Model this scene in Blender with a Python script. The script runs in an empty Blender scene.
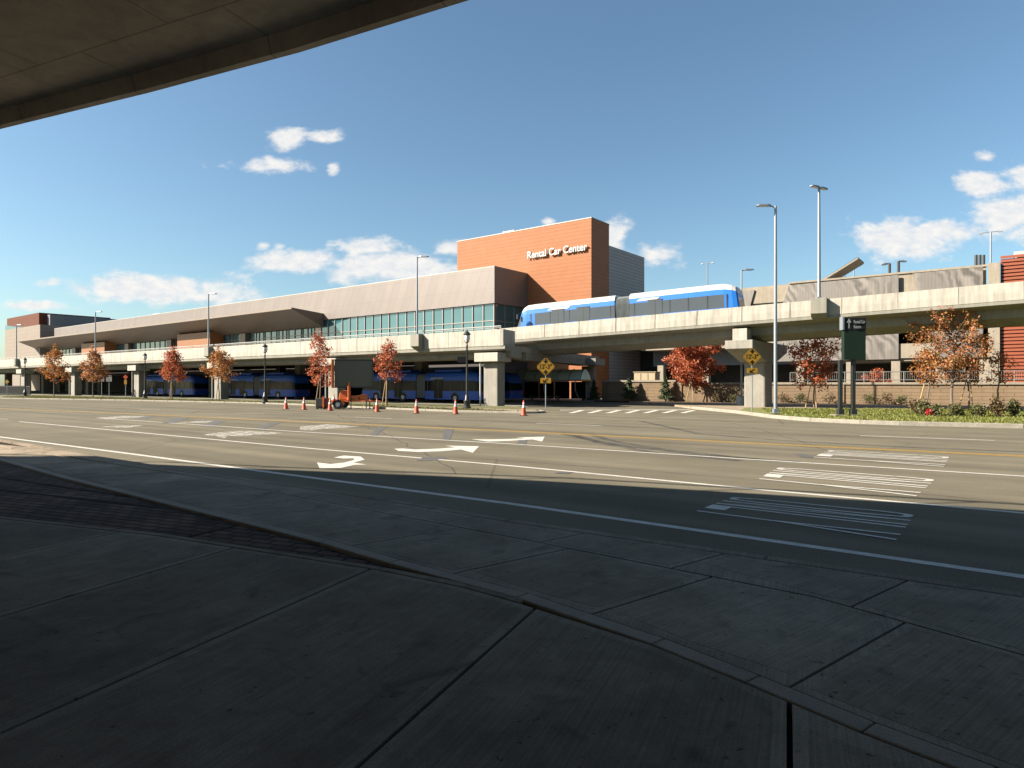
import bpy, bmesh, math, random
from mathutils import Vector, Matrix
R = math.radians
SC = bpy.context.scene
COL = SC.collection
F, HC = 650.0, 1.9            # focal length in pixels, eye height above the road

def gp(px, py, z=0.0):        # where the view ray through a pixel meets a level surface
    d = F*(HC-z)/(py-384.0)
    return Vector(((px-512)/F*d, d, z))
def pt(px, py, d):
    return Vector(((px-512)/F*d, d, HC+(384-py)/F*d))

# ------------------------------------------------------------------ materials
class NT:
    def __init__(s, tree): s.t = tree; s.n = tree.nodes; s.l = tree.links
    def node(s, typ, ins=None, **kw):
        nd = s.n.new(typ)
        for k, v in kw.items(): setattr(nd, k, v)
        for k, v in (ins or {}).items():
            if isinstance(v, bpy.types.NodeSocket): s.l.new(v, nd.inputs[k])
            else: nd.inputs[k].default_value = v
        return nd
    def math(s, op, a, b=0.0, c=0.0, clamp=False):
        nd = s.n.new('ShaderNodeMath'); nd.operation = op; nd.use_clamp = clamp
        for i, v in enumerate((a, b, c)):
            if isinstance(v, bpy.types.NodeSocket): s.l.new(v, nd.inputs[i])
            else: nd.inputs[i].default_value = v
        return nd.outputs[0]
    def mixc(s, fac, a, b, blend='MIX'):
        nd = s.n.new('ShaderNodeMix'); nd.data_type = 'RGBA'; nd.blend_type = blend
        for i, v in ((0, fac), (6, a), (7, b)):
            if isinstance(v, bpy.types.NodeSocket): s.l.new(v, nd.inputs[i])
            else: nd.inputs[i].default_value = (v if i == 0 else (*v[:3], 1))
        return nd.outputs[2]
    def ramp(s, fac, stops):
        nd = s.n.new('ShaderNodeValToRGB'); s.l.new(fac, nd.inputs[0])
        e = nd.color_ramp.elements
        while len(e) < len(stops): e.new(0.5)
        for el, (p, c) in zip(e, stops):
            el.position = p; el.color = (*c, 1) if len(c) == 3 else c
        return nd.outputs[0]
    def mapr(s, v, a, b, c, d):
        nd = s.n.new('ShaderNodeMapRange'); s.l.new(v, nd.inputs[0])
        for i, x in enumerate((a, b, c, d)): nd.inputs[i+1].default_value = x
        return nd.outputs[0]
    def noise(s, vec, scale, detail=5, rough=.55, dist=0):
        nd = s.node('ShaderNodeTexNoise', {'Vector': vec, 'Scale': scale, 'Detail': detail, 'Roughness': rough, 'Distortion': dist})
        return nd.outputs[0]

MATS = {}
ALB = .82                     # all daylight surfaces sit at real-world base colours for this exposure
def al(c): return tuple(x*ALB for x in c)
def newmat(name):
    m = bpy.data.materials.new(name); m.use_nodes = True
    nt = NT(m.node_tree); b = nt.n['Principled BSDF']
    MATS[name] = m
    return m, nt, b

def mat(name, col, rough=.6, metal=0., var=.12, scale=1.5, fine=0., fscale=60, bump=0., bscale=60, streak=0., spec=.5, coat=0.):
    """a plain weathered surface: large blotches, fine grain, optional rain streaks and bump"""
    m, nt, b = newmat(name)
    tc = nt.node('ShaderNodeTexCoord').outputs['Object']
    c = nt.node('ShaderNodeRGB'); c.outputs[0].default_value = (*al(col), 1); c = c.outputs[0]
    f = nt.mapr(nt.noise(tc, scale, 6, .6), .3, .7, 1-var, 1+var)
    if fine: f = nt.math('MULTIPLY', f, nt.mapr(nt.noise(tc, fscale, 3, .6), .3, .7, 1-fine, 1+fine))
    if streak:
        mp = nt.node('ShaderNodeMapping', {'Vector': tc, 'Scale': (1.6, 1.6, .12)}).outputs[0]
        f = nt.math('MULTIPLY', f, nt.mapr(nt.noise(mp, 2.2, 5, .65), .35, .7, 1.0+streak*.3, 1-streak))
    nt.l.new(nt.mixc(1.0, c, f, 'MULTIPLY'), b.inputs['Base Color'])
    b.inputs['Roughness'].default_value = rough; b.inputs['Metallic'].default_value = metal
    b.inputs['Specular IOR Level'].default_value = spec; b.inputs['Coat Weight'].default_value = coat
    if bump:
        bn = nt.node('ShaderNodeBump', {'Height': nt.noise(tc, bscale, 4, .6), 'Strength': bump, 'Distance': .02})
        nt.l.new(bn.outputs[0], b.inputs['Normal'])
    return m

# ------------------------------------------------------------------ mesh helper
W = {}
class MB:
    def __init__(s): s.v = []; s.f = []; s.m = []
    def _add(s, vs, fs, m):
        o = len(s.v); s.v += [Vector(v) for v in vs]
        for f in fs: s.f.append([i+o for i in f]); s.m.append(m)
        return s
    def poly(s, pts, m=0): return s._add(pts, [list(range(len(pts)))], m)
    def box(s, c, size, ax=(1, 0), m=0):
        """box: centre, size along local x, y, z; ax = direction of local x in plan"""
        a = Vector((ax[0], ax[1], 0)).normalized(); b = Vector((-a.y, a.x, 0)); k = Vector((0, 0, 1)); c = Vector(c)
        P = [c+a*sx*size[0]/2+b*sy*size[1]/2+k*sz*size[2]/2 for sx in (-1, 1) for sy in (-1, 1) for sz in (-1, 1)]
        return s._add(P, [[0, 1, 3, 2], [4, 6, 7, 5], [0, 4, 5, 1], [2, 3, 7, 6], [0, 2, 6, 4], [1, 5, 7, 3]], m)
    def prism(s, poly, z0, z1, m=0):
        n = len(poly); P = [Vector((p[0], p[1], z0)) for p in poly]+[Vector((p[0], p[1], z1)) for p in poly]
        return s._add(P, [list(range(n))[::-1], list(range(n, 2*n))]+[[i, (i+1) % n, n+(i+1) % n, n+i] for i in range(n)], m)
    def loft(s, rings, caps=True, m=0, closed=True):
        n = len(rings[0]); P = [p for r in rings for p in r]; fs = []
        for k in range(len(rings)-1):
            for i in range(n if closed else n-1):
                j = (i+1) % n
                fs.append([k*n+i, k*n+j, (k+1)*n+j, (k+1)*n+i])
        if caps and closed: fs += [list(range(n))[::-1], list(range((len(rings)-1)*n, len(rings)*n))]
        return s._add(P, fs, m)
    def tube(s, pts, radii, n=8, m=0):
        pts = [Vector(p) for p in pts]
        if not hasattr(radii, '__len__'): radii = [radii]*len(pts)
        rings = []
        for i, p in enumerate(pts):
            d = (pts[min(i+1, len(pts)-1)]-pts[max(i-1, 0)]).normalized()
            a = d.orthogonal().normalized() if abs(d.z) < .95 else Vector((1, 0, 0))
            a = (a-d*a.dot(d)).normalized(); b = d.cross(a)
            rings.append([p+(a*math.cos(2*math.pi*k/n)+b*math.sin(2*math.pi*k/n))*radii[i] for k in range(n)])
        return s.loft(rings, True, m)
    def lathe(s, c, prof, n=12, m=0):
        c = Vector(c)
        return s.loft([[c+Vector((r*math.cos(2*math.pi*k/n), r*math.sin(2*math.pi*k/n), z)) for k in range(n)] for r, z in prof], True, m)
    def build(s, name, mats, parent=None, smooth=False, recalc=True, bevel=0, up=0):
        me = bpy.data.meshes.new(name)
        wm = W.get(parent, Matrix()) if parent else Matrix()
        inv = wm.inverted()
        me.from_pydata([inv @ v for v in s.v], [], s.f)
        for mm in (mats if isinstance(mats, (list, tuple)) else [mats]): me.materials.append(MATS[mm])
        me.polygons.foreach_set('material_index', s.m)
        if recalc:
            b = bmesh.new(); b.from_mesh(me); bmesh.ops.recalc_face_normals(b, faces=b.faces); b.to_mesh(me); b.free()
        if up:
            b = bmesh.new(); b.from_mesh(me); b.normal_update()
            bmesh.ops.reverse_faces(b, faces=[f for f in b.faces if f.normal.z*up < -.3]); b.to_mesh(me); b.free()
        if smooth:
            me.polygons.foreach_set('use_smooth', [True]*len(me.polygons))
            try: me.set_sharp_from_angle(angle=R(40))
            except Exception: pass
        o = bpy.data.objects.new(name, me); COL.objects.link(o)
        if parent: o.parent = parent
        W[o] = wm
        if bevel:
            md = o.modifiers.new('Bevel', 'BEVEL'); md.width = bevel; md.segments = 2; md.limit_method = 'ANGLE'
        return o

def tag(o, label=None, cat=None, group=None, kind=None):
    if label: o['label'] = label
    if cat: o['category'] = cat
    if group: o['group'] = group
    if kind: o['kind'] = kind
    return o
def thing(name, label, cat, loc=(0, 0, 0), rz=0., group=None):
    o = bpy.data.objects.new(name, None); COL.objects.link(o)
    o.empty_display_size = .3
    o.location = loc; o.rotation_euler = (0, 0, rz)
    W[o] = Matrix.Translation(Vector(loc)) @ Matrix.Rotation(rz, 4, 'Z')
    return tag(o, label, cat, group)
def dup(root, loc, rz=0., label=None, name=None):
    kids = {}
    for o in bpy.data.objects:
        if o.parent: kids.setdefault(o.parent, []).append(o)
    def rec(o, par):
        c = o.copy(); COL.objects.link(c)
        if par: c.parent = par
        for k in kids.get(o, []): rec(k, c)
        return c
    c = rec(root, None); c.location = loc; c.rotation_euler = (0, 0, rz)
    if label: c['label'] = label
    return c
def struct(o): o['kind'] = 'structure'; return o

def clip(poly, p, n):            # keep the side of the line through p where n points
    out = []
    for i in range(len(poly)):
        a, b = poly[i], poly[(i+1) % len(poly)]
        da, db = (a-p).dot(n), (b-p).dot(n)
        if da >= 0: out.append(a)
        if (da >= 0) != (db >= 0): out.append(a+(b-a)*(da/(da-db)))
    return out
def offset_line(pts, d):         # a polyline shifted sideways in plan
    out = []
    for i, p in enumerate(pts):
        t = (Vector(pts[min(i+1, len(pts)-1)])-Vector(pts[max(i-1, 0)])).to_2d().normalized()
        out.append(Vector((p[0]-t.y*d, p[1]+t.x*d)))
    return out
def ribbon(mb, pts, w, z, m=0):
    a, b = offset_line(pts, w/2), offset_line(pts, -w/2)
    for i in range(len(pts)-1):
        mb.poly([(*a[i], z), (*b[i], z), (*b[i+1], z), (*a[i+1], z)], m)
    return mb

# ------------------------------------------------------------------ camera, light, sky
cam = bpy.data.cameras.new('camera'); co = bpy.data.objects.new('camera', cam); COL.objects.link(co)
co.location = (0, 0, HC); co.rotation_euler = (R(90), 0, 0)
cam.sensor_width = 36; cam.lens = 36*F/1024; cam.clip_start = .05; cam.clip_end = 5000
SC.camera = co
SUN_EL = 32.0; SUN_AZ = math.atan2(-.99, -.13)      # clockwise from +Y
sl = bpy.data.lights.new('sun', 'SUN'); so = bpy.data.objects.new('sun', sl); COL.objects.link(so)
to_sun = Vector((math.sin(SUN_AZ)*math.cos(R(SUN_EL)), math.cos(SUN_AZ)*math.cos(R(SUN_EL)), math.sin(R(SUN_EL))))
so.rotation_euler = to_sun.to_track_quat('Z', 'Y').to_euler()
so.location = (-30, -10, 60)
sl.energy = 5.0; sl.angle = R(.55); sl.color = (1, .90, .76)
SC.view_settings.view_transform = 'Standard'; SC.view_settings.look = 'None'
SC.view_settings.gamma = 1; SC.view_settings.exposure = 1.8
SKY_STR = .047
w = bpy.data.worlds.new('World'); SC.world = w; w.use_nodes = True
nt = NT(w.node_tree); nt.n.clear()
sky = nt.node('ShaderNodeTexSky', sky_type='NISHITA', sun_disc=False, sun_elevation=R(SUN_EL), sun_rotation=SUN_AZ % (2*math.pi),
              altitude=0, air_density=1.0, dust_density=1.0, ozone_density=1.2)
skyc = nt.mixc(1., sky.outputs[0], (.80, .95, .97), 'MULTIPLY')
bg1 = nt.node('ShaderNodeBackground', {'Color': skyc, 'Strength': SKY_STR})
dirv = nt.node('ShaderNodeTexCoord').outputs['Generated']
sx = nt.node('ShaderNodeSeparateXYZ', {0: dirv})
ysafe = nt.math('MAXIMUM', sx.outputs[1], .05)
u = nt.math('DIVIDE', sx.outputs[0], ysafe); v = nt.math('DIVIDE', sx.outputs[2], ysafe)
uv = nt.node('ShaderNodeCombineXYZ', {0: u, 1: nt.math('MULTIPLY', v, 1.7), 2: 0.}).outputs[0]
puff = nt.noise(uv, 11, 9, .58, .3); puff2 = nt.noise(uv, 45, 5, .6)
clouds = [(286, 137, 24, 14, 1), (324, 138, 24, 8, .8), (270, 167, 42, 9, .62), (333, 170, 6, 8, .7),
          (150, 289, 88, 18, 1.1), (205, 296, 60, 13, 1.0), (305, 261, 46, 14, 1), (364, 247, 38, 12, .9), (370, 267, 62, 20, 1), (430, 272, 40, 14, .9),
          (448, 246, 20, 9, .9), (656, 257, 34, 17, 1), (612, 234, 20, 22, .8), (548, 222, 9, 6, .8), (262, 246, 8, 5, .6), (280, 246, 8, 5, .6),
          (900, 243, 60, 25, 1), (950, 231, 45, 14, .9), (985, 184, 34, 15, .95), (1030, 175, 40, 16, 1), (985, 157, 14, 7, .7), (1012, 160, 14, 9, .5), (1020, 217, 60, 24, .95),
          (40, 306, 40, 7, .8), (50, 284, 26, 6, .5), (1120, 190, 90, 30, 1), (-90, 280, 90, 20, 1), (1260, 260, 90, 25, 1), (-260, 220, 80, 20, .9)]
tot = None
for (cx, cy, a, b_, amp) in clouds:
    du = nt.math('MULTIPLY', nt.math('SUBTRACT', u, (cx-512)/F), F/a)
    dv = nt.math('MULTIPLY', nt.math('SUBTRACT', v, (384-cy)/F), F/b_)
    e = nt.math('SQRT', nt.math('ADD', nt.math('MULTIPLY', du, du), nt.math('MULTIPLY', dv, dv)))
    e = nt.math('MULTIPLY', nt.math('SUBTRACT', 1.25, e), amp)
    tot = e if tot is None else nt.math('MAXIMUM', tot, e)
dens = nt.math('ADD', nt.math('ADD', nt.math('MAXIMUM', tot, -1.), nt.math('MULTIPLY', nt.math('SUBTRACT', puff, .5), 2.6)), nt.math('MULTIPLY', nt.math('SUBTRACT', puff2, .5), .7))
mask = nt.node('ShaderNodeMapRange', {0: dens, 1: .12, 2: .80, 3: 0., 4: 1.}, interpolation_type='SMOOTHSTEP').outputs[0]
mask = nt.math('MULTIPLY', mask, nt.math('GREATER_THAN', sx.outputs[1], .06))
ccol = nt.mixc(nt.mapr(puff2, .35, .65, 0, 1), (.80, .83, .87), (1, .97, .92))
bg2 = nt.node('ShaderNodeBackground', {'Color': ccol, 'Strength': .285})
mx = nt.node('ShaderNodeMixShader', {0: nt.math('MULTIPLY', mask, .95), 1: bg1.outputs[0], 2: bg2.outputs[0]})
nt.l.new(mx.outputs[0], nt.node('ShaderNodeOutputWorld').inputs[0])
SC.cycles.max_bounces = 6; SC.cycles.diffuse_bounces = 3; SC.cycles.glossy_bounces = 3
SC.cycles.transparent_max_bounces = 8; SC.cycles.transmission_bounces = 4
SC.cycles.use_denoising = True

# ------------------------------------------------------------------ the palette
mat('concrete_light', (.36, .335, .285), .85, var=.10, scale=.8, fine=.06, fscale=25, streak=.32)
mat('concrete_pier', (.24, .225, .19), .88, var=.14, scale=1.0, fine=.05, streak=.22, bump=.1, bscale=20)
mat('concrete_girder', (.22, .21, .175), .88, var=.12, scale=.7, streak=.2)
mat('concrete_floor', (.20, .185, .16), .9, var=.12, scale=.6, fine=.08, fscale=30)
mat('concrete_kerb', (.24, .22, .18), .9, var=.2, scale=4, fine=.15, fscale=20, bump=.3, bscale=15)
mat('galvanised', (.25, .28, .31), .5, .5, var=.06, scale=3)
mat('black_paint', (.018, .02, .019), .45, var=.1)
mat('dark_metal', (.05, .05, .05), .5, .3, var=.1)
mat('rubber', (.022, .022, .022), .9, var=.2, scale=5)
mat('paint_white', (.46, .44, .39), .75, var=.16, scale=5, fine=.18, fscale=26)
mat('paint_yellow', (.40, .23, .03), .75, var=.16, scale=5, fine=.15, fscale=26)
mat('sign_yellow', (.45, .23, .01), .5, var=.04)
mat('sign_green', (.006, .018, .010), .6, var=.08, spec=.25)
mat('sign_black', (.012, .013, .013), .6, var=.08, spec=.2)
mat('sign_face', (.30, .31, .32), .55, var=.03)
mat('letter_white', (.42, .42, .41), .5, var=.02)
mat('letter_sign', (.26, .27, .27), .5, var=.02)
mat('safety_orange', (.55, .065, .012), .55, var=.08, scale=4)
mat('machine_orange', (.62, .13, .02), .5, var=.15, scale=4)
mat('cone_white', (.5, .5, .5), .5, var=.05)
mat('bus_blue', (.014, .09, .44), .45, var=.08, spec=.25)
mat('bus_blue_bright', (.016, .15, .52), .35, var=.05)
mat('bus_white', (.44, .44, .43), .4, var=.05)
mat('bus_grey', (.24, .26, .255), .8, var=.15, scale=3)
mat('bus_black', (.02, .022, .025), .5, var=.1)
mat('bus_trim', (.16, .22, .36), .4, var=.1)
mat('box_beige', (.34, .28, .175), .6, var=.06)
mat('hall_floor', (.42, .34, .28), .7, var=.06, streak=.06)
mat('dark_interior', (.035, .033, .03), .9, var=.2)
mat('wood_soffit', (.22, .085, .024), .5, var=.12, scale=3)
mat('canopy_brown', (.145, .105, .08), .42, .25, var=.06, scale=.4)
mat('grey_cladding', (.135, .145, .16), .6, .2, var=.05)
mat('garage_concrete', (.25, .215, .165), .88, var=.1, streak=.18)
mat('trim_white', (.36, .36, .34), .5, var=.04)
mat('mullion', (.25, .235, .21), .45, .3, var=.03)
mat('bark', (.14, .105, .08), .9, var=.3, scale=8)
mat('stake', (.40, .27, .13), .85, var=.15, scale=6)
mat('mulch', (.055, .036, .025), .95, spec=.05, var=.4, scale=6, fine=.3, bump=.5)
mat('soil_grass', (.13, .135, .025), .95, var=.35, scale=1.5, fine=.35, fscale=12, bump=.5, bscale=14)
mat('soil_dry', (.10, .095, .03), .95, var=.4, scale=.9, fine=.35, fscale=10, bump=.5, bscale=14)
mat('ground', (.14, .13, .11), .95, var=.25, scale=.3, fine=.1)
mat('lens', (.75, .75, .70), .3, var=.02)
mat('granite', (.30, .25, .195), .9, spec=.08, var=.14, scale=3, fine=.22, fscale=90, bump=.12, bscale=80)
mat('joint_dark', (.03, .026, .022), .95, spec=.03, var=.3, scale=4)
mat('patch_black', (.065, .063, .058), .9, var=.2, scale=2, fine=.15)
mat('red_tail', (.6, .03, .02), .4)

def leafmat(name, cols, trans=.42):
    m, nt, b = newmat(name)
    g = nt.node('ShaderNodeNewGeometry')
    c = nt.ramp(g.outputs['Random Per Island'], [(i/max(1, len(cols)-1), al(c)) for i, c in enumerate(cols)])
    nt.l.new(c, b.inputs['Base Color']); b.inputs['Roughness'].default_value = .6
    tr = nt.node('ShaderNodeBsdfTranslucent', {'Color': c})
    ms = nt.node('ShaderNodeMixShader', {0: trans, 1: b.outputs[0], 2: tr.outputs[0]})
    nt.l.new(ms.outputs[0], nt.n['Material Output'].inputs[0])
mat('rail_grey', (.20, .195, .18), .5, .3, var=.05)
leafmat('leaf_red', [(.38, .075, .03), (.50, .125, .05), (.28, .06, .025), (.52, .18, .06), (.44, .10, .045)])
leafmat('leaf_orange', [(.38, .135, .035), (.46, .21, .05), (.27, .11, .03), (.42, .12, .04), (.32, .20, .045)])
leafmat('leaf_mixed', [(.44, .135, .055), (.46, .20, .07), (.34, .10, .045), (.30, .21, .05), (.48, .16, .07)])
leafmat('leaf_evergreen', [(.02, .04, .014), (.045, .07, .02), (.03, .055, .018)], .15)
leafmat('leaf_shrub', [(.05, .065, .018), (.09, .10, .03), (.13, .10, .035), (.06, .08, .02)], .25)
leafmat('leaf_brown', [(.10, .07, .03), (.15, .09, .04), (.08, .08, .025)], .25)
leafmat('blade', [(.15, .17, .02), (.20, .22, .03), (.10, .12, .015), (.22, .20, .05)], .4)
leafmat('blade_dry', [(.13, .12, .03), (.10, .11, .02), (.16, .13, .04), (.08, .09, .02)], .4)
leafmat('petal', [(.6, .02, .02), (.5, .01, .03)], .3)

def asphalt():
    m, nt, b = newmat('asphalt')
    tc = nt.node('ShaderNodeTexCoord').outputs['Object']
    mp = nt.node('ShaderNodeMapping', {'Vector': tc, 'Rotation': (0, 0, R(36))}).outputs[0]
    st = nt.node('ShaderNodeMapping', {'Vector': mp, 'Scale': (.035, .9, 1)}).outputs[0]
    f = nt.mapr(nt.noise(st, 1.0, 5, .55), .3, .7, .74, 1.20)             # wheel tracks along the lanes
    f = nt.math('MULTIPLY', f, nt.mapr(nt.noise(tc, .35, 6, .6), .3, .7, .86, 1.12))
    f = nt.math('MULTIPLY', f, nt.mapr(nt.noise(tc, 38, 3, .7), .25, .75, .68, 1.32))
    vo = nt.node('ShaderNodeTexVoronoi', {'Vector': nt.node('ShaderNodeMapping', {'Vector': nt.mixc(.06, tc, nt.node('ShaderNodeTexNoise', {'Vector': tc, 'Scale': .9}).outputs[1]), 'Scale': (.16, .16, .16)}).outputs[0], 'Scale': 1.}, feature='DISTANCE_TO_EDGE')
    cr = nt.mapr(vo.outputs[0], .001, .006, .72, 1.)
    crm = nt.math('GREATER_THAN', nt.noise(tc, .12, 2), .52)
    f = nt.math('MULTIPLY', f, nt.math('MAXIMUM', cr, nt.math('SUBTRACT', 1., crm)))
    nt.l.new(nt.mixc(1., al((.140, .124, .090)), f, 'MULTIPLY'), b.inputs['Base Color'])
    b.inputs['Roughness'].default_value = .95; b.inputs['Specular IOR Level'].default_value = .08
    bn = nt.node('ShaderNodeBump', {'Height': nt.noise(tc, 70, 3, .7), 'Strength': .35, 'Distance': .01})
    nt.l.new(bn.outputs[0], b.inputs['Normal'])
asphalt()
def sidewalk_mat(name, col, ang):
    m, nt, b = newmat(name)
    tc = nt.node('ShaderNodeTexCoord').outputs['Object']
    mp = nt.node('ShaderNodeMapping', {'Vector': tc, 'Rotation': (0, 0, ang)}).outputs[0]
    br = nt.node('ShaderNodeMapping', {'Vector': mp, 'Scale': (1.2, 60, 1)}).outputs[0]
    broom = nt.noise(br, 1.0, 4, .6)
    f = nt.mapr(nt.noise(tc, .7, 6, .62, .3), .28, .72, .66, 1.24)
    f = nt.math('MULTIPLY', f, nt.mapr(nt.noise(tc, 4.5, 5, .6, .6), .3, .7, .86, 1.12))
    f = nt.math('MULTIPLY', f, nt.mapr(broom, .3, .7, .80, 1.16))
    f = nt.math('MULTIPLY', f, nt.mapr(nt.noise(tc, 130, 3, .7), .3, .7, .74, 1.24))
    blot = nt.noise(tc, 1.7, 3, .55, 1.2)
    f = nt.math('MULTIPLY', f, nt.mapr(blot, .60, .70, 1., .70))
    sp = nt.noise(tc, 17, 2, .5)
    f = nt.math('MULTIPLY', f, nt.mapr(sp, .69, .73, 1., .5))             # gum and small stains
    g = nt.node('ShaderNodeNewGeometry').outputs['Random Per Island']
    f = nt.math('MULTIPLY', f, nt.mapr(g, 0, 1, .86, 1.1))
    nt.l.new(nt.mixc(1., al(col), f, 'MULTIPLY'), b.inputs['Base Color'])
    b.inputs['Roughness'].default_value = .95; b.inputs['Specular IOR Level'].default_value = .06
    bn = nt.node('ShaderNodeBump', {'Height': nt.math('ADD', broom, nt.math('MULTIPLY', nt.noise(tc, 90, 3, .6), .6)), 'Strength': .45, 'Distance': .01})
    nt.l.new(bn.outputs[0], b.inputs['Normal'])
sidewalk_mat('slab_concrete', (.24, .196, .148), R(-66))
sidewalk_mat('slab_border', (.285, .236, .18), R(-66))
sidewalk_mat('walk_concrete', (.285, .234, .174), R(-38))
def brick(name, c1, c2, mortar, bw, rh, ms, axes='xz', rough=.7, rot=0., bump=.3, var=.1, off=.5):
    m, nt, b = newmat(name)
    tc = nt.node('ShaderNodeTexCoord').outputs['Object']
    if rot: tc = nt.node('ShaderNodeMapping', {'Vector': tc, 'Rotation': (0, 0, rot)}).outputs[0]
    s = nt.node('ShaderNodeSeparateXYZ', {0: tc})
    vec = tc
    if axes == 'xz':
        vec = nt.node('ShaderNodeCombineXYZ', {0: nt.math('ADD', s.outputs[0], s.outputs[1]), 1: s.outputs[2], 2: 0.}).outputs[0]
    bt = nt.node('ShaderNodeTexBrick', {'Vector': vec, 'Color1': (*al(c1), 1), 'Color2': (*al(c2), 1), 'Mortar': (*al(mortar), 1), 'Scale': 1., 'Mortar Size': ms, 'Brick Width': bw, 'Row Height': rh})
    bt.offset = off
    f = nt.mapr(nt.noise(tc, .8, 5, .6), .3, .7, 1-var, 1+var)
    nt.l.new(nt.mixc(1., bt.outputs[0], f, 'MULTIPLY'), b.inputs['Base Color'])
    b.inputs['Roughness'].default_value = rough; b.inputs['Specular IOR Level'].default_value = .12
    bn = nt.node('ShaderNodeBump', {'Height': bt.outputs[1], 'Strength': bump, 'Distance': .02}, invert=True)
    nt.l.new(bn.outputs[0], b.inputs['Normal'])
brick('terracotta', (.30, .122, .056), (.29, .117, .053), (.245, .10, .046), 90.0, .5, .05, var=.06, rough=.55)
brick('dark_red_panel', (.12, .04, .022), (.115, .038, .02), (.07, .025, .015), 60., .6, .04, var=.06)
brick('ribbed_grey', (.36, .335, .325), (.34, .315, .305), (.25, .235, .23), 60, .45, .07, var=.05, rough=.5)
brick('wall_block', (.215, .155, .10), (.195, .14, .09), (.13, .092, .06), 1.4, .30, .022, var=.12, rough=.9)
brick('pavers', (.14, .080, .055), (.060, .037, .027), (.010, .008, .007), .30, .15, .018, axes='xy', rough=.95, rot=R(22), bump=1., var=.6)
brick('pale_panel', (.235, .20, .168), (.23, .195, .162), (.17, .145, .12), 6.0, 1.1, .03, var=.04, off=.0)
def fascia():
    m, nt, b = newmat('fascia_metal')       # pinkish zinc sheet with diagonal standing seams
    tc = nt.node('ShaderNodeTexCoord').outputs['Object']
    s = nt.node('ShaderNodeSeparateXYZ', {0: tc})
    d = nt.math('ADD', nt.math('SUBTRACT', s.outputs[0], nt.math('MULTIPLY', s.outputs[2], .42)), s.outputs[1])
    k = nt.math('FRACT', nt.math('DIVIDE', d, 1.55))
    seam = nt.math('LESS_THAN', k, .05)
    hz = nt.math('LESS_THAN', nt.math('FRACT', nt.math('DIVIDE', s.outputs[2], 2.4)), .022)
    seam = nt.math('MAXIMUM', seam, nt.math('MULTIPLY', hz, .8))
    cell = nt.node('ShaderNodeTexWhiteNoise', {'W': nt.math('FLOOR', nt.math('DIVIDE', d, 1.55))}, noise_dimensions='1D').outputs[0]
    c = nt.mixc(seam, al((.165, .138, .124)), al((.125, .104, .092)))
    c = nt.mixc(1., c, nt.math('MULTIPLY', nt.mapr(cell, 0, 1, .95, 1.05), nt.mapr(nt.noise(tc, .4, 4), .3, .7, .95, 1.05)), 'MULTIPLY')
    nt.l.new(c, b.inputs['Base Color']); b.inputs['Roughness'].default_value = .5; b.inputs['Metallic'].default_value = .1
fascia()
def screen():
    m, nt, b = newmat('perforated_screen')  # folded perforated aluminium with a streaky diagonal graphic
    tc = nt.node('ShaderNodeTexCoord').outputs['Object']
    s = nt.node('ShaderNodeSeparateXYZ', {0: tc})
    d = nt.math('ADD', s.outputs[0], nt.math('MULTIPLY', s.outputs[2], .55))
    wob = nt.math('ADD', d, nt.math('MULTIPLY', nt.noise(tc, .25, 3), 5.))
    fold = nt.math('SINE', nt.math('MULTIPLY', wob, 6.2))
    k = nt.mapr(nt.noise(nt.node('ShaderNodeMapping', {'Vector': tc, 'Scale': (1, 1, .25)}).outputs[0], .55, 3), .42, .6, 0, 1)
    f = nt.math('ADD', 1., nt.math('MULTIPLY', nt.math('MULTIPLY', fold, k), .42))
    rib = nt.math('SINE', nt.math('MULTIPLY', s.outputs[0], 21.))
    f = nt.math('MULTIPLY', f, nt.mapr(rib, -1, 1, .93, 1.05))
    nt.l.new(nt.mixc(1., al((.165, .148, .132)), f, 'MULTIPLY'), b.inputs['Base Color'])
    b.inputs['Roughness'].default_value = .5; b.inputs['Metallic'].default_value = .35
screen()
def louver():
    m, nt, b = newmat('red_louver')
    tc = nt.node('ShaderNodeTexCoord').outputs['Object']
    nt.l.new(nt.mixc(nt.noise(tc, .8, 4), al((.20, .05, .022)), al((.25, .065, .03))), b.inputs['Base Color'])
    b.inputs['Roughness'].default_value = .5
louver()
def glass(name, tint, rough=.04, spec=.8, metal=.0):
    m, nt, b = newmat(name)
    tc = nt.node('ShaderNodeTexCoord').outputs['Object']
    nt.l.new(nt.mixc(nt.noise(tc, .35, 3), tuple(c*.75 for c in tint), tuple(c*1.25 for c in tint)), b.inputs['Base Color'])
    b.inputs['Roughness'].default_value = rough; b.inputs['Specular IOR Level'].default_value = spec
    b.inputs['IOR'].default_value = 1.6; b.inputs['Metallic'].default_value = metal
    bn = nt.node('ShaderNodeBump', {'Height': nt.noise(tc, .9, 2), 'Strength': .03, 'Distance': .05})
    nt.l.new(bn.outputs[0], b.inputs['Normal'])
glass('glass_teal', (.036, .10, .115), .05, .9, .12)
glass('glass_dark', (.008, .010, .012), .15, .06)
glass('glass_green', (.58, .76, .70), .4, .2)
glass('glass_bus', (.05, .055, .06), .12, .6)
glass('panel_dark', (.075, .074, .05), .3, .5)
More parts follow.
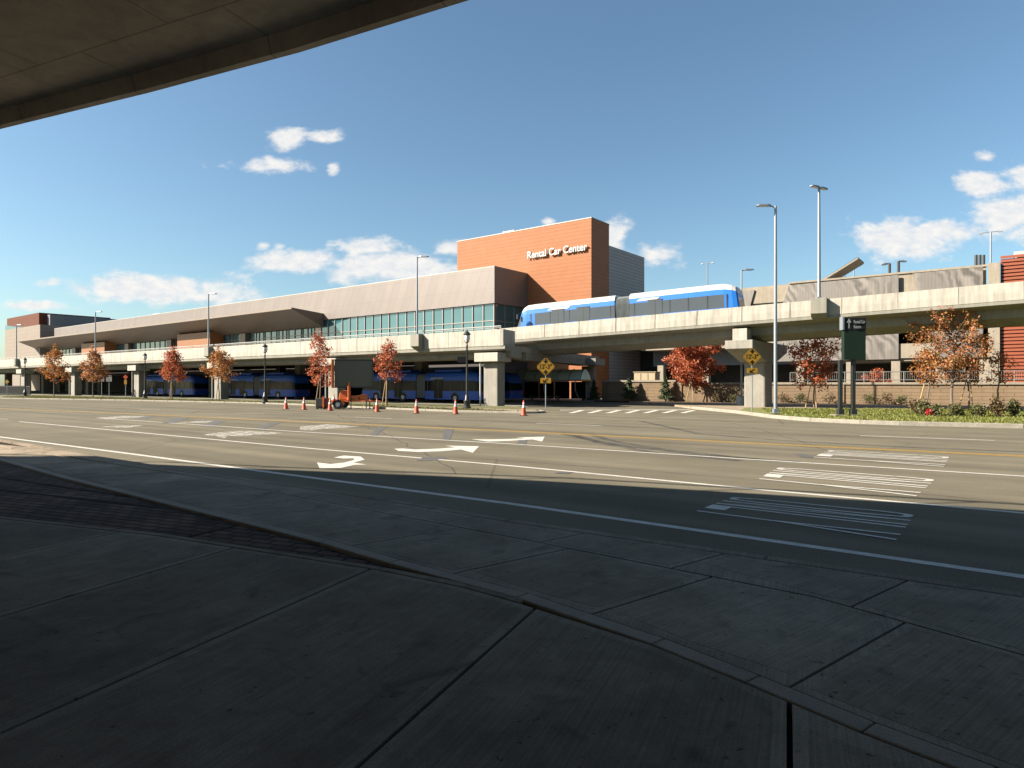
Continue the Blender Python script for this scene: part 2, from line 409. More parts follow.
def soffit():
    m, nt, b = newmat('soffit_concrete')
    tc = nt.node('ShaderNodeTexCoord').outputs['Object']
    f = nt.mapr(nt.noise(tc, .5, 6, .6), .3, .7, .75, 1.2)
    f = nt.math('MULTIPLY', f, nt.mapr(nt.noise(tc, 3.5, 6, .65, .8), .3, .7, .82, 1.12))
    mp = nt.node('ShaderNodeMapping', {'Vector': tc, 'Rotation': (0, 0, R(24))}).outputs[0]
    bt = nt.node('ShaderNodeTexBrick', {'Vector': mp, 'Scale': 1., 'Mortar Size': .012, 'Brick Width': 2.44, 'Row Height': 1.9, 'Color1': (1, 1, 1, 1), 'Color2': (.93, .93, .93, 1), 'Mortar': (.62, .62, .62, 1)})
    bt.offset = .35
    c = nt.mixc(1., nt.mixc(1., (.62, .54, .43), bt.outputs[0], 'MULTIPLY'), f, 'MULTIPLY')
    nt.l.new(c, b.inputs['Base Color']); b.inputs['Roughness'].default_value = .9
    nt.l.new(nt.node('ShaderNodeBump', {'Height': nt.noise(tc, 12, 5, .6), 'Strength': .2, 'Distance': .02}).outputs[0], b.inputs['Normal'])
soffit()
def skid():
    m, nt, b = newmat('skid')
    tc = nt.node('ShaderNodeTexCoord').outputs['Object']
    b.inputs['Base Color'].default_value = (.045, .043, .04, 1); b.inputs['Roughness'].default_value = .9
    tr = nt.node('ShaderNodeBsdfTransparent')
    ms = nt.node('ShaderNodeMixShader', {0: nt.mapr(nt.noise(tc, 1.3, 4), .35, .7, .15, .75), 1: tr.outputs[0], 2: b.outputs[0]})
    nt.l.new(ms.outputs[0], nt.n['Material Output'].inputs[0])
skid()
def worn():
    m, nt, b = newmat('paint_worn')
    tc = nt.node('ShaderNodeTexCoord').outputs['Object']
    b.inputs['Base Color'].default_value = (.42, .40, .35, 1); b.inputs['Roughness'].default_value = .8
    tr = nt.node('ShaderNodeBsdfTransparent')
    ms = nt.node('ShaderNodeMixShader', {0: nt.mapr(nt.noise(tc, 4, 6, .7), .42, .62, .12, .8), 1: tr.outputs[0], 2: b.outputs[0]})
    nt.l.new(ms.outputs[0], nt.n['Material Output'].inputs[0])
worn()
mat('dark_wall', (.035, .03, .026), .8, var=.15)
# ------------------------------------------------------------------ ground, road and markings
struct(MB().poly([(-900, -700, -.03), (900, -700, -.03), (900, 1400, -.03), (-900, 1400, -.03)]).build('ground', 'ground', up=1))

near_px = [(0, 438.4), (61, 449), (91, 455), (138, 462), (199, 472), (300, 485), (420, 503.6), (512, 519), (768, 555.5), (1024, 592)]
near = [gp(x, y, .15).to_2d() for x, y in near_px]
near = [Vector((-150, 118)), Vector((-60, 53))]+near+[Vector((12, .0)), Vector((40, -19)), Vector((90, -54))]
farL = [gp(x, y).to_2d() for x, y in [(0, 398.6), (130, 400.7), (256, 403.6), (300, 405.2), (400, 409.8), (453, 412), (522, 413.6)]]
farL = [Vector((-150, 141))]+farL
farR = [gp(x, y).to_2d() for x, y in [(692, 409), (712, 411.0), (736, 413.4), (771, 418.2), (810, 421.6), (860, 424), (900, 425.4), (1024, 428.4)]]
farR = farR+[Vector((45, 15.5)), Vector((90, -12))]
road_poly = near+farR[::-1]+[Vector((13.7, 54)), Vector((11, 68)), Vector((3, 72)), Vector((.5, 46))]+farL[::-1]
road = struct(MB().poly([(*p, 0) for p in road_poly]).build('road', 'asphalt', up=1))
rp = lambda mb, name, m: mb.build(name, m, road, recalc=False, up=1)

def line_px(pts, w, m, name, z=.004):
    rp(ribbon(MB(), [gp(x, y).to_2d() for x, y in pts], w, z), name, m)
line_px([(-60, 429.5), (0, 437), (120, 452.5), (256, 470.5), (512, 504), (768, 540.5), (1024, 577), (1240, 607)], .15, 'paint_white', 'edge_line')
line_px([(19, 421.6), (120, 430.8), (300, 447.6), (512, 466), (768, 490.5), (1024, 513.2), (1250, 533)], .13, 'paint_white', 'lane_line')
line_px([(97, 418), (300, 431.8), (512, 444), (768, 460.5), (1024, 476.3), (1250, 490)], .13, 'paint_white', 'lane_line')
line_px([(-60, 416.5), (8, 419.3)], .13, 'paint_white', 'lane_line')
for dy, s in ((0, 0), (0, 1)):
    pts = [gp(x, y).to_2d() for x, y in [(-80, 404.2), (0, 408.4), (150, 414.7), (300, 421.7), (512, 431.2), (768, 444), (1024, 456.2), (1250, 467)]]
    rp(ribbon(MB(), offset_line(pts, -.13 if s else .13), .12, .004), 'centre_line', 'paint_yellow')
for a in ([(236, 413.4), (264, 413.7)], [(354.7, 417.2), (391.6, 418.6)], [(536, 423.3), (601, 425.8)], [(860, 435.7), (994.6, 440.5)], [(1180, 447), (1330, 453)], [(140, 409.6), (160, 410)]):
    line_px(a, .13, 'paint_white', 'lane_dash')

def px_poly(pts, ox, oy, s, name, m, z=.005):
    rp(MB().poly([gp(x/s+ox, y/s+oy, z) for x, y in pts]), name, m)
C2 = (300, 400, 3.657)
px_poly([(345, 178), (360, 186), (440, 190), (520, 187), (590, 181), (632, 193), (655, 169), (530, 167), (570, 173), (500, 178), (420, 181), (375, 177)], *C2, 'turn_arrow', 'paint_white')
px_poly([(625, 143), (690, 152), (770, 149), (850, 144), (885, 152), (895, 134), (790, 137), (825, 140), (750, 143), (690, 144)], *C2, 'turn_arrow', 'paint_white')
px_poly([(62, 228), (72, 250), (150, 248), (200, 237), (244, 236), (196, 229), (236, 218), (222, 207), (160, 203), (124, 210), (160, 214), (196, 213), (198, 219), (160, 229), (112, 234)], *C2, 'turn_arrow', 'paint_white')
C3 = (0, 395, 3.413)
px_poly([(340, 108), (425, 104), (490, 103), (470, 108), (430, 112), (385, 110)], *C3, 'turn_arrow', 'paint_worn')
px_poly([(338, 77), (420, 71), (500, 72), (470, 77), (400, 80), (365, 83)], *C3, 'turn_arrow', 'paint_worn')
px_poly([(600, 94), (690, 88), (735, 89), (700, 95)], *C3, 'turn_arrow', 'paint_worn')
px_poly([(690, 136), (760, 126), (850, 122), (965, 129), (930, 134), (870, 136), (820, 141), (780, 139), (765, 148), (735, 140)], *C3, 'turn_arrow', 'paint_worn')
px_poly([(0, 97), (100, 88), (220, 97), (160, 101), (90, 105), (40, 111), (0, 108)], *C2, 'turn_arrow', 'paint_worn')
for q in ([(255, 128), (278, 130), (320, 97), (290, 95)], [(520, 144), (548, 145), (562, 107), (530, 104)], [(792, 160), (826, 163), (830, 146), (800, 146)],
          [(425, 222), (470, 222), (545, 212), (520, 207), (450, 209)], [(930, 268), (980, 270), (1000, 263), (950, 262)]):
    px_poly(q, *C2, 'tar_and_shadow_patch', 'patch_black', .0065)  # tar patches; shadow blobs from the overpass are painted as dark polygons too
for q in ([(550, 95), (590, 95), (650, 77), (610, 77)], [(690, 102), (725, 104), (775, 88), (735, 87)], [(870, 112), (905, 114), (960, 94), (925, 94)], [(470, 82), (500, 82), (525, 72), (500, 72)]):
    px_poly(q, *C3, 'tar_and_shadow_patch', 'patch_black', .0065)
px_poly([(418, 50), (440, 62), (482, 66), (490, 58), (455, 51)], 680, 440, 3.657, 'tar_and_shadow_patch', 'patch_black', .0065)
# skid marks curving out of the side road
for k, pts in enumerate(([(560, 433), (585, 439), (625, 446), (700, 455), (800, 462)], [(575, 435), (600, 443), (650, 452), (740, 461)], [(590, 434), (612, 441), (660, 449), (780, 462)], [(640, 421), (700, 434), (790, 441), (900, 447), (1024, 452)])):
    mk = MB(); ribbon(mk, [gp(x, y).to_2d() for x, y in pts], .34, .0025); rp(mk, 'skid_mark', 'skid')
# sealed cracks
for pts in ([(610, 420), (760, 433), (900, 439), (1100, 452)], [(40, 425), (200, 437), (420, 455), (640, 470), (900, 492), (1100, 512)], [(700, 405+12), (742, 425), (800, 441), (850, 458)], [(330, 413), (352, 421), (390, 436), (430, 455), (470, 480)], [(120, 410), (170, 418), (240, 431)]):
    P = [gp(x, y).to_2d() for x, y in pts]; rs = random.Random(len(pts)*7+int(pts[0][0])); Q = []
    for a_, b_ in zip(P, P[1:]):
        n_s = max(2, int((b_-a_).length/.8))
        for k_ in range(n_s): Q.append(a_.lerp(b_, k_/n_s)+Vector((rs.gauss(0, .05), rs.gauss(0, .05))))
    rp(ribbon(MB(), Q, .05, .0028), 'sealed_crack', 'skid')
# the word ONLY in each of three lanes, read by drivers heading right
def strokes(ch):
    s = .17
    if ch == 'L': return [[(0, 0), (s, 0), (s, 1), (0, 1)], [(s, 0), (1, 0), (1, .12), (s, .12)]]
    if ch == 'N': return [[(0, 0), (s, 0), (s, 1), (0, 1)], [(1-s, 0), (1, 0), (1, 1), (1-s, 1)], [(s, .86), (s, 1), (1-s, .14), (1-s, 0)]]
    if ch == 'Y': return [[(.5-s/2, 0), (.5+s/2, 0), (.5+s/2, .42), (.5-s/2, .42)], [(.5-s/2, .42), (.5+s/2, .42), (s, 1), (0, 1)], [(.5-s/2, .42), (.5+s/2, .42), (1, 1), (1-s, 1)]]
    out = []
    n = 20
    def q(t, r):
        c, d = math.cos(t), math.sin(t)
        return (.5+(.5-r*s)*math.copysign(abs(c)**.5, c), .5+(.5-r*.045)*math.copysign(abs(d)**.5, d))
    for i in range(n):
        a, b = 2*math.pi*i/n, 2*math.pi*(i+1)/n
        out.append([q(a, 0), q(b, 0), q(b, 1), q(a, 1)])
    return out
def word(fb, nb, ft, nt_):
    A, B, C, D = (gp(680+x/3.657, 440+y/3.657, .005) for x, y in (fb, nb, ft, nt_))
    mb = MB()
    for i, ch in enumerate('ONLY'):
        for k, st in enumerate(strokes(ch)):
            P = []
            for a, b in st:
                t = (i+a*.78+.11)/4
                P.append((A*(1-t)+B*t)*(1-b)+(C*(1-t)+D*t)*b+Vector((0, 0, .0015*(k % 3))))
            mb.poly(P)
    rp(mb, 'lane_word', 'paint_white')
word((200, 205), (40, 267), (862, 268), (788, 370))
word((362, 98), (278, 148), (938, 141), (862, 208))
word((547, 36), (478, 66), (988, 60), (964, 99))
# crosswalk over the side road
cw = []
for k in range(7):
    xb, xt = 568+k*18.6, 583+k*18.6
    rp(MB().poly([gp(xb, 413.0, .005), gp(xb+5.5, 413.0, .005), gp(xt+2, 410.2, .005), gp(xt-3.5, 410.2, .005)]), 'crosswalk_bar', 'paint_white')
rp(MB().poly([gp(560, 409.9, .005), gp(690, 409.5, .005), gp(690, 409.9, .005), gp(560, 410.25, .005)]), 'crosswalk_line', 'paint_white')

# bus lanes under the viaduct and the far verges
left_pave = [Vector((-150, 160)), Vector((-66.5, 101)), Vector((-17.5, 66)), Vector((-3, 56)), Vector((.5, 52)), Vector((3, 72)), Vector((11, 68)), Vector((14, 82)), Vector((-20, 110)), Vector((-150, 205))]
struct(MB().prism(left_pave, -.02, .02).build('bus_lane', 'concrete_floor'))
def kerb(pts, name, w=.2, h=.15, out=1):
    mb = MB(); a = pts; b = offset_line(pts, w*out)
    for i in range(len(pts)-1):
        q = [a[i], a[i+1], b[i+1], b[i]]
        n = max(1, int((a[i+1]-a[i]).length/2.4))
        for k in range(n):
            f = lambda p0, p1, t: p0+(p1-p0)*t
            e = .0015
            mb.prism([f(a[i], a[i+1], k/n+e), f(a[i], a[i+1], (k+1)/n-e), f(b[i], b[i+1], (k+1)/n-e), f(b[i], b[i+1], k/n+e)], -.02, h)
    return struct(mb.build(name, 'concrete_kerb', bevel=.02))
nose = [Vector((.7, 41.6)), Vector((1.6, 41.9)), Vector((2.2, 42.8)), Vector((2.0, 44.5))]
kl = farL+nose[1:]
kerb(kl, 'kerb_left', h=.13)
vergeL = offset_line(kl, .21)
back = [Vector((1.5, 46.5)), Vector((.5, 51.9)), Vector((-3, 55.9)), Vector((-17.6, 65.9)), Vector((-66.6, 100.9)), Vector((-150, 159.9))]
struct(MB().prism(vergeL+back, -.02, .11).build('verge_left', 'soil_dry'))
struct(MB().prism([Vector((.3, 42.4)), Vector((1.6, 42.4)), Vector((1.7, 44.4)), Vector((-2.2, 47.0)), Vector((-9, 51.6)), Vector((-9.4, 51.0)), Vector((-2.8, 46.2))], .05, .135).build('path_left', 'walk_concrete'))
kerb(farR, 'kerb_right', h=.19)
gR = offset_line(farR, .21)
wallA, wallB = Vector((9.75, 69.4)), Vector((40.15, 51.2))
wd = (wallB-wallA).normalized(); wn = Vector((wd.y, -wd.x))      # wn points at the road
walkR = [gR[0], gR[1], gR[2], gp(745, 409.6).to_2d(), gp(860, 410.2).to_2d(), gp(1024, 411.2).to_2d(), Vector((80, 17))]
walkR += [Vector((82, 21)), wallB+wn*1.6, wallA+wd*3.5+wn*1.6, Vector((13.9, 60))]
struct(MB().prism(walkR, -.02, .13).build('sidewalk_far', 'walk_concrete'))
struct(MB().prism([gR[2]]+gR[3:]+[Vector((80, 17)), gp(1024, 411.2).to_2d(), gp(860, 410.2).to_2d(), gp(745, 409.6).to_2d()], -.02, .125).build('verge_right', 'soil_grass'))
struct(MB().prism([wallA+wn*.05-wd*1, wallB+wn*.05+wd*45, wallB+wn*1.58+wd*45, wallA+wn*1.58+wd*2.5], -.02, .15).build('planting_bed', 'mulch'))

def inside(p, poly):
    c = False
    for i in range(len(poly)):
        a, b = poly[i], poly[i-1]
        if (a.y > p.y) != (b.y > p.y) and p.x < (b.x-a.x)*(p.y-a.y)/(b.y-a.y)+a.x: c = not c
    return c
def grass(name, poly, n, z, m, label, hh, seed):
    rnd = random.Random(seed); mb = MB()
    xs, ys = [p.x for p in poly], [p.y for p in poly]; k = 0
    while k < n:
        p = Vector((rnd.uniform(min(xs), max(xs)), rnd.uniform(min(ys), max(ys))))
        if not inside(p, poly): continue
        k += 1
        a = rnd.uniform(0, math.pi); w_ = rnd.uniform(.02, .05); h_ = hh*rnd.uniform(.5, 1.3)
        d = Vector((math.cos(a), math.sin(a), 0))*w_; ln = Vector((rnd.uniform(-.05, .05), rnd.uniform(-.05, .05), h_))
        b = Vector((p.x, p.y, z))
        mb.poly([b-d, b+d, b+ln+d*.3, b+ln-d*.3])
    tag(mb.build(name, m, recalc=False), label, 'grass', kind='stuff')
vr = [gR[3]]+gR[4:-2]+[Vector((42, 19)), gp(1024, 411.4).to_2d(), gp(860, 410.5).to_2d(), gp(760, 410).to_2d()]
grass('grass', vr, 22000, .12, 'blade', 'bright green grass on the island behind the granite kerb', .08, 1)
vl = offset_line([Vector((-70, 89))]+farL[1:], .25)+[Vector((.2, 42.3)), Vector((-2.9, 46)), Vector((-9.5, 50.9)), Vector((-12, 54.5)), Vector((-30, 68.5)), Vector((-70, 97))]
grass('dry_grass', vl, 24000, .1, 'blade_dry', 'thin yellowed grass strip along the far left kerb', .10, 2)

# ------------------------------------------------------------------ the near sidewalk
edge_px = [(-60, 441), (25, 464.5), (75, 478), (127, 490.5), (178, 503), (230, 515.5), (280, 527.5), (330, 540), (400, 560), (528, 593.5), (665, 639), (760, 676), (875, 723), (997, 768), (1130, 818)]
edgeF = [gp(x, y, .15).to_2d() for x, y in edge_px]
edgeF = [Vector((-60, 50)), Vector((-26, 25))]+edgeF+[Vector((6, -1)), Vector((30, -24))]
edgeN = offset_line(edgeF, -.15)
strip_px = [(200, 477), (300, 497), (512, 537), (815, 597), (1024, 655), (1250, 720)]
kerbN = offset_line(near, -.16)
joint_base = MB()
base_poly = near+[Vector((60, -60)), Vector((-60, -60)), Vector((-150, 60))]
struct(MB().prism(base_poly, -.02, .085).build('sidewalk_base', 'joint_dark'))
mb = MB()
for i in range(len(near)-1):
    a0, a1, b0, b1 = near[i], near[i+1], kerbN[i], kerbN[i+1]
    n = max(1, int((a1-a0).length/1.8))
    for k in range(n):
        e = .006/max(.1, (a1-a0).length)*n
        f = lambda p, q, t: p+(q-p)*t
        mb.prism([f(b0, b1, (k+e)/n), f(b0, b1, (k+1-e)/n), f(a0, a1, (k+1-e)/n), f(a0, a1, (k+e)/n)], -.02, .15)
struct(mb.build('near_kerb', 'slab_concrete', bevel=.012))
rp(ribbon(MB(), offset_line(near, .05), .10, .003), 'gutter_dirt', 'mulch')
stripL = [Vector((-60, 51.8)), Vector((-16.5, 19.6))]+[gp(x, y, .15).to_2d() for x, y in strip_px]+[Vector((10, -.6)), Vector((38, -20))]
def slabs(name, region, d, c0, step, m, gap=.022, kmin=-60, kmax=60):
    """a strip of concrete slabs cut across by tooled joints running along d"""
    d = Vector(d).normalized(); n = Vector((d.y, -d.x)); mb = MB(); bord = MB(); top = MB()
    for k in range(kmin, kmax):
        lo, hi = c0+step*k+gap/2, c0+step*(k+1)-gap/2
        p = clip(clip(region, n*lo, n), n*hi, -n)
        if len(p) < 3: continue
        q = []
        for i in range(len(p)):                       # drop doubled corners
            if (p[i]-p[i-1]).length > .03: q.append(p[i])
        if len(q) < 3: continue
        mb.prism(q, .10, .149)
        bord.prism(q, .1488, .1500); inner = q
        for i in range(len(q)):                       # the smooth trowelled margin round each slab
            e = (q[(i+1) % len(q)]-q[i]); nn_ = Vector((-e.y, e.x)).normalized()
            cen = sum(q, Vector((0, 0)))/len(q)
            if nn_.dot(cen-q[i]) < 0: nn_ = -nn_
            inner = clip(inner, q[i]+nn_*.075, nn_)
            if len(inner) < 3: break
        if len(inner) >= 3: top.prism(inner, .1495, .1515)
    o = struct(mb.build(name, m, bevel=.012))
    bord.build('slab_margin', 'slab_border', o, bevel=.0005); top.build('slab_field', m, o)
    return o
kin = offset_line(near, -.185)
ks = [p for p in kin if p.x > -16.2 and p.x < 11]
regS = [Vector((-16.2, 19.6))]+ks+[Vector((10.6, .2)), Vector((9.6, -.3))]+offset_line(stripL, .012)[::-1][1:-2]
slabs('sidewalk_strip', regS, (.78, .62), -3.49-.4, 1.55, 'walk_concrete')
ea = offset_line(edgeF, .012)
sb = offset_line(stripL, -.012)
regW = [Vector((-16.9, 19.9))]+sb[2:]+[Vector((36, -24)), Vector((28, -22.5))]+[p for p in ea[::-1] if p.x > -13 and p.x < 10]+[Vector((-15.5, 17.6))]
slabs('sidewalk', regW, (.78, .62), -3.49, 1.55, 'walk_concrete')
struct(MB().prism([Vector((-17, 20)), Vector((-15.6, 17.7)), Vector((-26, 25.3)), Vector((-60, 50.3)), Vector((-60, 52.9))], .05, .15).build('sidewalk_beyond', 'walk_concrete'))
mb = MB()
for i in range(len(edgeF)-1):
    a0, a1, b0, b1 = edgeF[i], edgeF[i+1], edgeN[i], edgeN[i+1]
    n = max(1, round((a1-a0).length/1.2))
    for k in range(n):
        e = .004/max(.1, (a1-a0).length)*n
        f = lambda p, q, t: p+(q-p)*t
        mb.prism([f(b0, b1, (k+e)/n), f(b0, b1, (k+1-e)/n), f(a0, a1, (k+1-e)/n), f(a0, a1, (k+e)/n)], .05, .157)
struct(mb.build('sidewalk_edging', 'granite', bevel=.012))
pav_px = [(-160, 500), (0, 516), (167, 534), (384, 567), (470, 584)]
pb = [gp(x, y, .15).to_2d() for x, y in pav_px]
pb = [Vector((-40, 22))]+pb+[Vector((.12, 5.28))]
en = offset_line(edgeN, -.012)
sel = [p for p in en if p.x < .35 and p.x > -30]
regP = [Vector((-40, 34))]+sel+offset_line(pb, .03)[::-1]
pave = struct(MB().prism(regP, .05, .118).build('paver_bed', 'pavers'))
# dark gap strips across the paver bed; the lower one paints gap shadow
mbb = MB()
for a, b in (((-20, 474), (128, 496)), ((-20, 487), (160, 507)), ((182, 537), (236, 525))):
    pa, pbb = gp(*a, .13).to_2d(), gp(*b, .13).to_2d()
    q0, q1 = offset_line([pa, pbb], .035), offset_line([pa, pbb], -.035)
    mbb.prism([q0[0], q1[0], q1[1], q0[1]], .05, .1215)
ribbon(mbb, offset_line(pb, .05), .07, .1225)
struct(mbb.build('paver_gap_shade', 'joint_dark'))
low = offset_line(pb, -.10)
mbb = MB()
for i in range(len(pb)-1):
    mbb.prism([low[i], low[i+1], pb[i+1], pb[i]], .05, .152)
struct(mbb.build('paver_border', 'slab_concrete', bevel=.01))
tip = [p for p in en if p.x > .25]
regB = offset_line(pb, -.115)+[p for p in tip if p.x < 10]+[Vector((12, -14)), Vector((-40, -14))]
slabs('plaza', regB, (.39, .92), (-1.83*.92-5*.39)/1.0, 1.98*.92, 'slab_concrete', gap=.028, kmin=-16, kmax=12)

# ------------------------------------------------------------------ the overpass overhead
ov = [(-60, 26.5), (-30, 15.8), (-23.3, 14.3), (-21.0, 14.3), (-17.8, 13.3), (-11.5, 11.6), (-8.03, 10.2), (-4.97, 8.92), (-2.56, 7.84), (-.44, 6.77), (3, 4.8), (8, 1.4), (14, -3.6), (30, -20)]
ov = [Vector(p) for p in ov]
op = thing('overpass', 'concrete overpass deck overhead with a dropped edge lip, top left corner', 'overpass', (-10, 4, 0))
def strip3(a, b, za, zb, mb):
    for i in range(len(a)-1):
        mb.poly([(*a[i], za), (*a[i+1], za), (*b[i+1], zb), (*b[i], zb)])
o1, o2, o3, oB = offset_line(ov, -.10), offset_line(ov, -.16), offset_line(ov, -.22), [p+Vector((-7, -16)) for p in ov]
mb = MB(); strip3(o2, oB, 6.1, 6.1, mb)
mb.build('soffit', 'soffit_concrete', op, recalc=False, up=-1)
mb = MB()
strip3(ov, o1, 5.9, 5.9, mb); strip3(o1, o2, 5.9, 6.1, mb); strip3(ov, ov, 5.9, 7.1, mb)
strip3(ov, offset_line(ov, -.3), 7.1, 7.1, mb)
mb.build('edge_beam', 'soffit_concrete', op, recalc=True)
mb = MB(); strip3(offset_line(ov, -.3), oB, 7.1, 7.1, mb); strip3(oB, oB, 6.1, 7.1, mb)
mb.build('deck', 'concrete_girder', op, recalc=False)
mb = MB()
rl = offset_line(ov, -.12)
for zz in (7.95,): mb.tube([(*p, zz) for p in rl], .05, 6)
for i in range(len(rl)-1):
    n = max(1, int((rl[i+1]-rl[i]).length/2.2))
    for k in range(n):
        q = rl[i]+(rl[i+1]-rl[i])*k/n
        mb.tube([(*q, 7.1), (*q, 7.95)], .03, 6)
mb.build('railing', 'galvanised', op)
ab = thing('added_unseen_wall', 'plain concrete wall behind the camera, added to darken the ground under the overpass', 'wall', (-12, -8, 0))  # unseen wall, added to keep sky light off the foreground
MB().prism([Vector((-60, 12)), Vector((-60, 11)), Vector((-30, -2)), Vector((20, -22)), Vector((20, -21)), Vector((-30, -1))], 0, 6.3).build('added_wall_face', 'soffit_concrete', ab)
A0 = Vector((-2.3, 85.0)); f_ = Vector((-.793, .609)).normalized(); n_ = Vector((.609, .793)).normalized()
FR = math.atan2(-f_.y, -f_.x)                              # local +x runs right along the front, +y into the building
def B(x, y, z): p = A0-f_*x+n_*y; return Vector((p.x, p.y, z))
# ------------------------------------------------------------------ elevated busway along the building (left)
dL = Vector((-.811, .585)).normalized(); mL = Vector((dL.y*1, -dL.x)); mL = Vector((.585, .811)).normalized()
L0 = Vector((-.72, 52.0))
def LP(t, q, z): p = L0+dL*t+mL*q; return Vector((p.x, p.y, z))
via = thing('busway_viaduct', 'long pale concrete busway deck on piers in front of the terminal, buses parked beneath', 'viaduct', LP(50, 10, 0))
TL = 190.0
mb = MB()
n = int(TL/2.9)
for k in range(n):
    a, b = k*2.9+.015, (k+1)*2.9-.015
    prof = [(.0, 5.0), (-.02, 5.5), (.0, 6.3), (.28, 6.3), (.28, 4.9), (.12, 4.86)]
    mb.loft([[LP(t, q, z) for q, z in prof] for t in (a, b)])
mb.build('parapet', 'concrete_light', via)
# raised shelf with a rounded lip under the panels, then girder and slab
mb = MB()
prof = [(.05, 4.97), (.05, 4.72), (.30, 4.62), (1.0, 4.55), (1.05, 4.12), (2.4, 4.0), (2.4, 5.0), (.285, 5.0), (.285, 4.97)]
mb.loft([[LP(t, q, z) for q, z in prof] for t in (-.15, TL)])
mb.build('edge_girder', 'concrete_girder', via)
mb = MB()
e0 = LP(-.1, 2.4, 0).to_2d(); e1 = Vector((9.9, 74)); e2 = B(-172, -.75, 0).to_2d(); e3 = LP(TL, 2.4, 0).to_2d()
mb.prism([e0, e1, B(-3, -.75, 0).to_2d(), e2, e3], 4.55, 5.0)
mb.build('deck_slab', 'concrete_pier', via)
mb = MB()   # end wall where the ramp takes off
a, b = LP(-.02, 0, 0).to_2d(), LP(-.02, 0, 0).to_2d()+(e1-e0).normalized()*2.3
dd = (b-a).normalized(); nn = Vector((-dd.y, dd.x))
mb.prism([a, b, b+nn*.3, a+nn*.3], 4.98, 6.3)
mb.build('end_parapet', 'concrete_light', via)
mb = MB()
ee = (e1-e0).normalized(); en2 = Vector((-ee.y, ee.x))
mb.prism([e0+ee*1, e1, e1+en2*1.2, e0+ee*1+en2*1.2], 3.95, 4.54)
mb.build('end_beam', 'concrete_girder', via)
mb = MB()
mb.tube([LP(.3, .14, 6.57), LP(TL, .14, 6.57)], .045, 6); mb.tube([LP(.3, .14, 6.44), LP(TL, .14, 6.44)], .02, 6)
for k in range(98): mb.tube([LP(.3+k*1.9, .14, 6.29), LP(.3+k*1.9, .14, 6.57)], .025, 6)
mb.build('handrail', 'trim_white', via)
for t in (1.6, 21.5, 42.6, 63, 84, 105, 126, 147, 168):
    c = LP(t, .95, 0); mb = MB()
    mb.box((c.x, c.y, 1.85), (1.45, 1.05, 3.74), dL)
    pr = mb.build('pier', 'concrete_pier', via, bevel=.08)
    mb = MB(); c2 = LP(t, .75, 4.08); mb.box(c2, (2.4, 1.9, .72), dL)
    mb.build('pier_cap', 'concrete_light', pr, bevel=.03)
    # downpipe strapped to the sunny side of the pier
    p = LP(t+1.0, .35, 0); mb = MB()
    mb.tube([(p.x, p.y, .1), (p.x, p.y, 3.7)], .07, 8)
    mb.build('downpipe', 'trim_white', pr)
    for q in ((9.8, 19.0) if t > 5 else ()):
        mb = MB(); c = LP(t-6 if q > 10 else t-3.2, q, 0); mb.box((c.x, c.y, 2.26), (1.1, 1.1, 4.48), dL)
        mb.build('pier', 'concrete_girder', via)
mb = MB(); mb.lathe((8.7, 73.5, 0), [(.82, 0), (.82, 3.9)], 20)
pr = mb.build('pier', 'concrete_pier', via, smooth=True)
mb = MB(); mb.box((8.2, 71.6, 4.3), (3.6, 3.2, .7), ee); mb.build('pier_cap', 'concrete_pier', pr)
# brackets on the parapet that carry light poles
def lamp_block(p, d, m, zt, zb, parent):
    mb = MB()
    prof = [(-.62, zt+.06), (.26, zt+.06), (.26, zb+.3), (-.03, zb-.05), (-.62, zb+.25)]
    mb.loft([[Vector((p.x+d.x*t+m.x*q, p.y+d.y*t+m.y*q, z)) for q, z in prof] for t in (-.5, .5)])
    return mb.build('lamp_bracket', 'concrete_girder', parent, bevel=.02)
def t_left(px, q=0):     # where a column of the view meets a line parallel to the deck edge
    x = (px-512)/F; p = L0+mL*q
    return (p.x-x*p.y)/(x*dL.y-dL.x)
polesL = []
for px in (417, 208.5, 95.5, 16.5):
    t = t_left(px, -.3); p = LP(t, 0, 0)
    lamp_block(p, dL, mL, 6.2, 4.95, via); polesL.append(LP(t, -.3, 6.27))

# ------------------------------------------------------------------ the climbing ramp (right)
dR = Vector((.857, -.515)).normalized(); mR = Vector((.515, .857)).normalized(); N0 = Vector((.44, 57.0))
zt = lambda t: 6.9+.033*t
def RP(t, q, dz): p = N0+dR*t+mR*q; return Vector((p.x, p.y, zt(t)+dz))
ramp = thing('bus_ramp', 'straight concrete ramp rising to the right with the blue bus driving on it', 'ramp', (RP(20, 4, 0).x, RP(20, 4, 0).y, 0))
mb = MB()
for k in range(-3, 18):
    a, b = 2.72+3.25*k+.025, 2.72+3.25*(k+1)-.025
    prof = [(.06, 0), (.34, 0), (.34, -1.1), (.0, -1.1), (.0, -.62)]
    mb.loft([[RP(t, q, z) for q, z in prof] for t in (a, b)])
mb.build('parapet', 'concrete_light', ramp)
mb = MB()
for k in range(-3, 18):
    a, b = 2.72+3.25*k+.025, 2.72+3.25*(k+1)-.025
    prof = [(6.1, 0), (6.4, 0), (6.4, -1.1), (6.1, -1.1)]
    mb.loft([[RP(t, q, z) for q, z in prof] for t in (a, b)])
mb.build('far_parapet', 'concrete_light', ramp)
mb = MB()
prof = [(.02, -1.104), (.02, -1.32), (.35, -1.42), (1.25, -1.5), (1.35, -2.05), (2.4, -2.42), (4.0, -2.42), (5.05, -2.05), (5.15, -1.5), (6.2, -1.42), (6.4, -1.32), (6.4, -1.104)]
mb.loft([[RP(t, q, z) for q, z in prof] for t in (-7, 61)])
mb.build('girder', 'concrete_girder', ramp)
PS, PX_ = Vector((16.45, 47.2)), Vector((.61, .79)).normalized(); PD = Vector((PX_.y, -PX_.x))
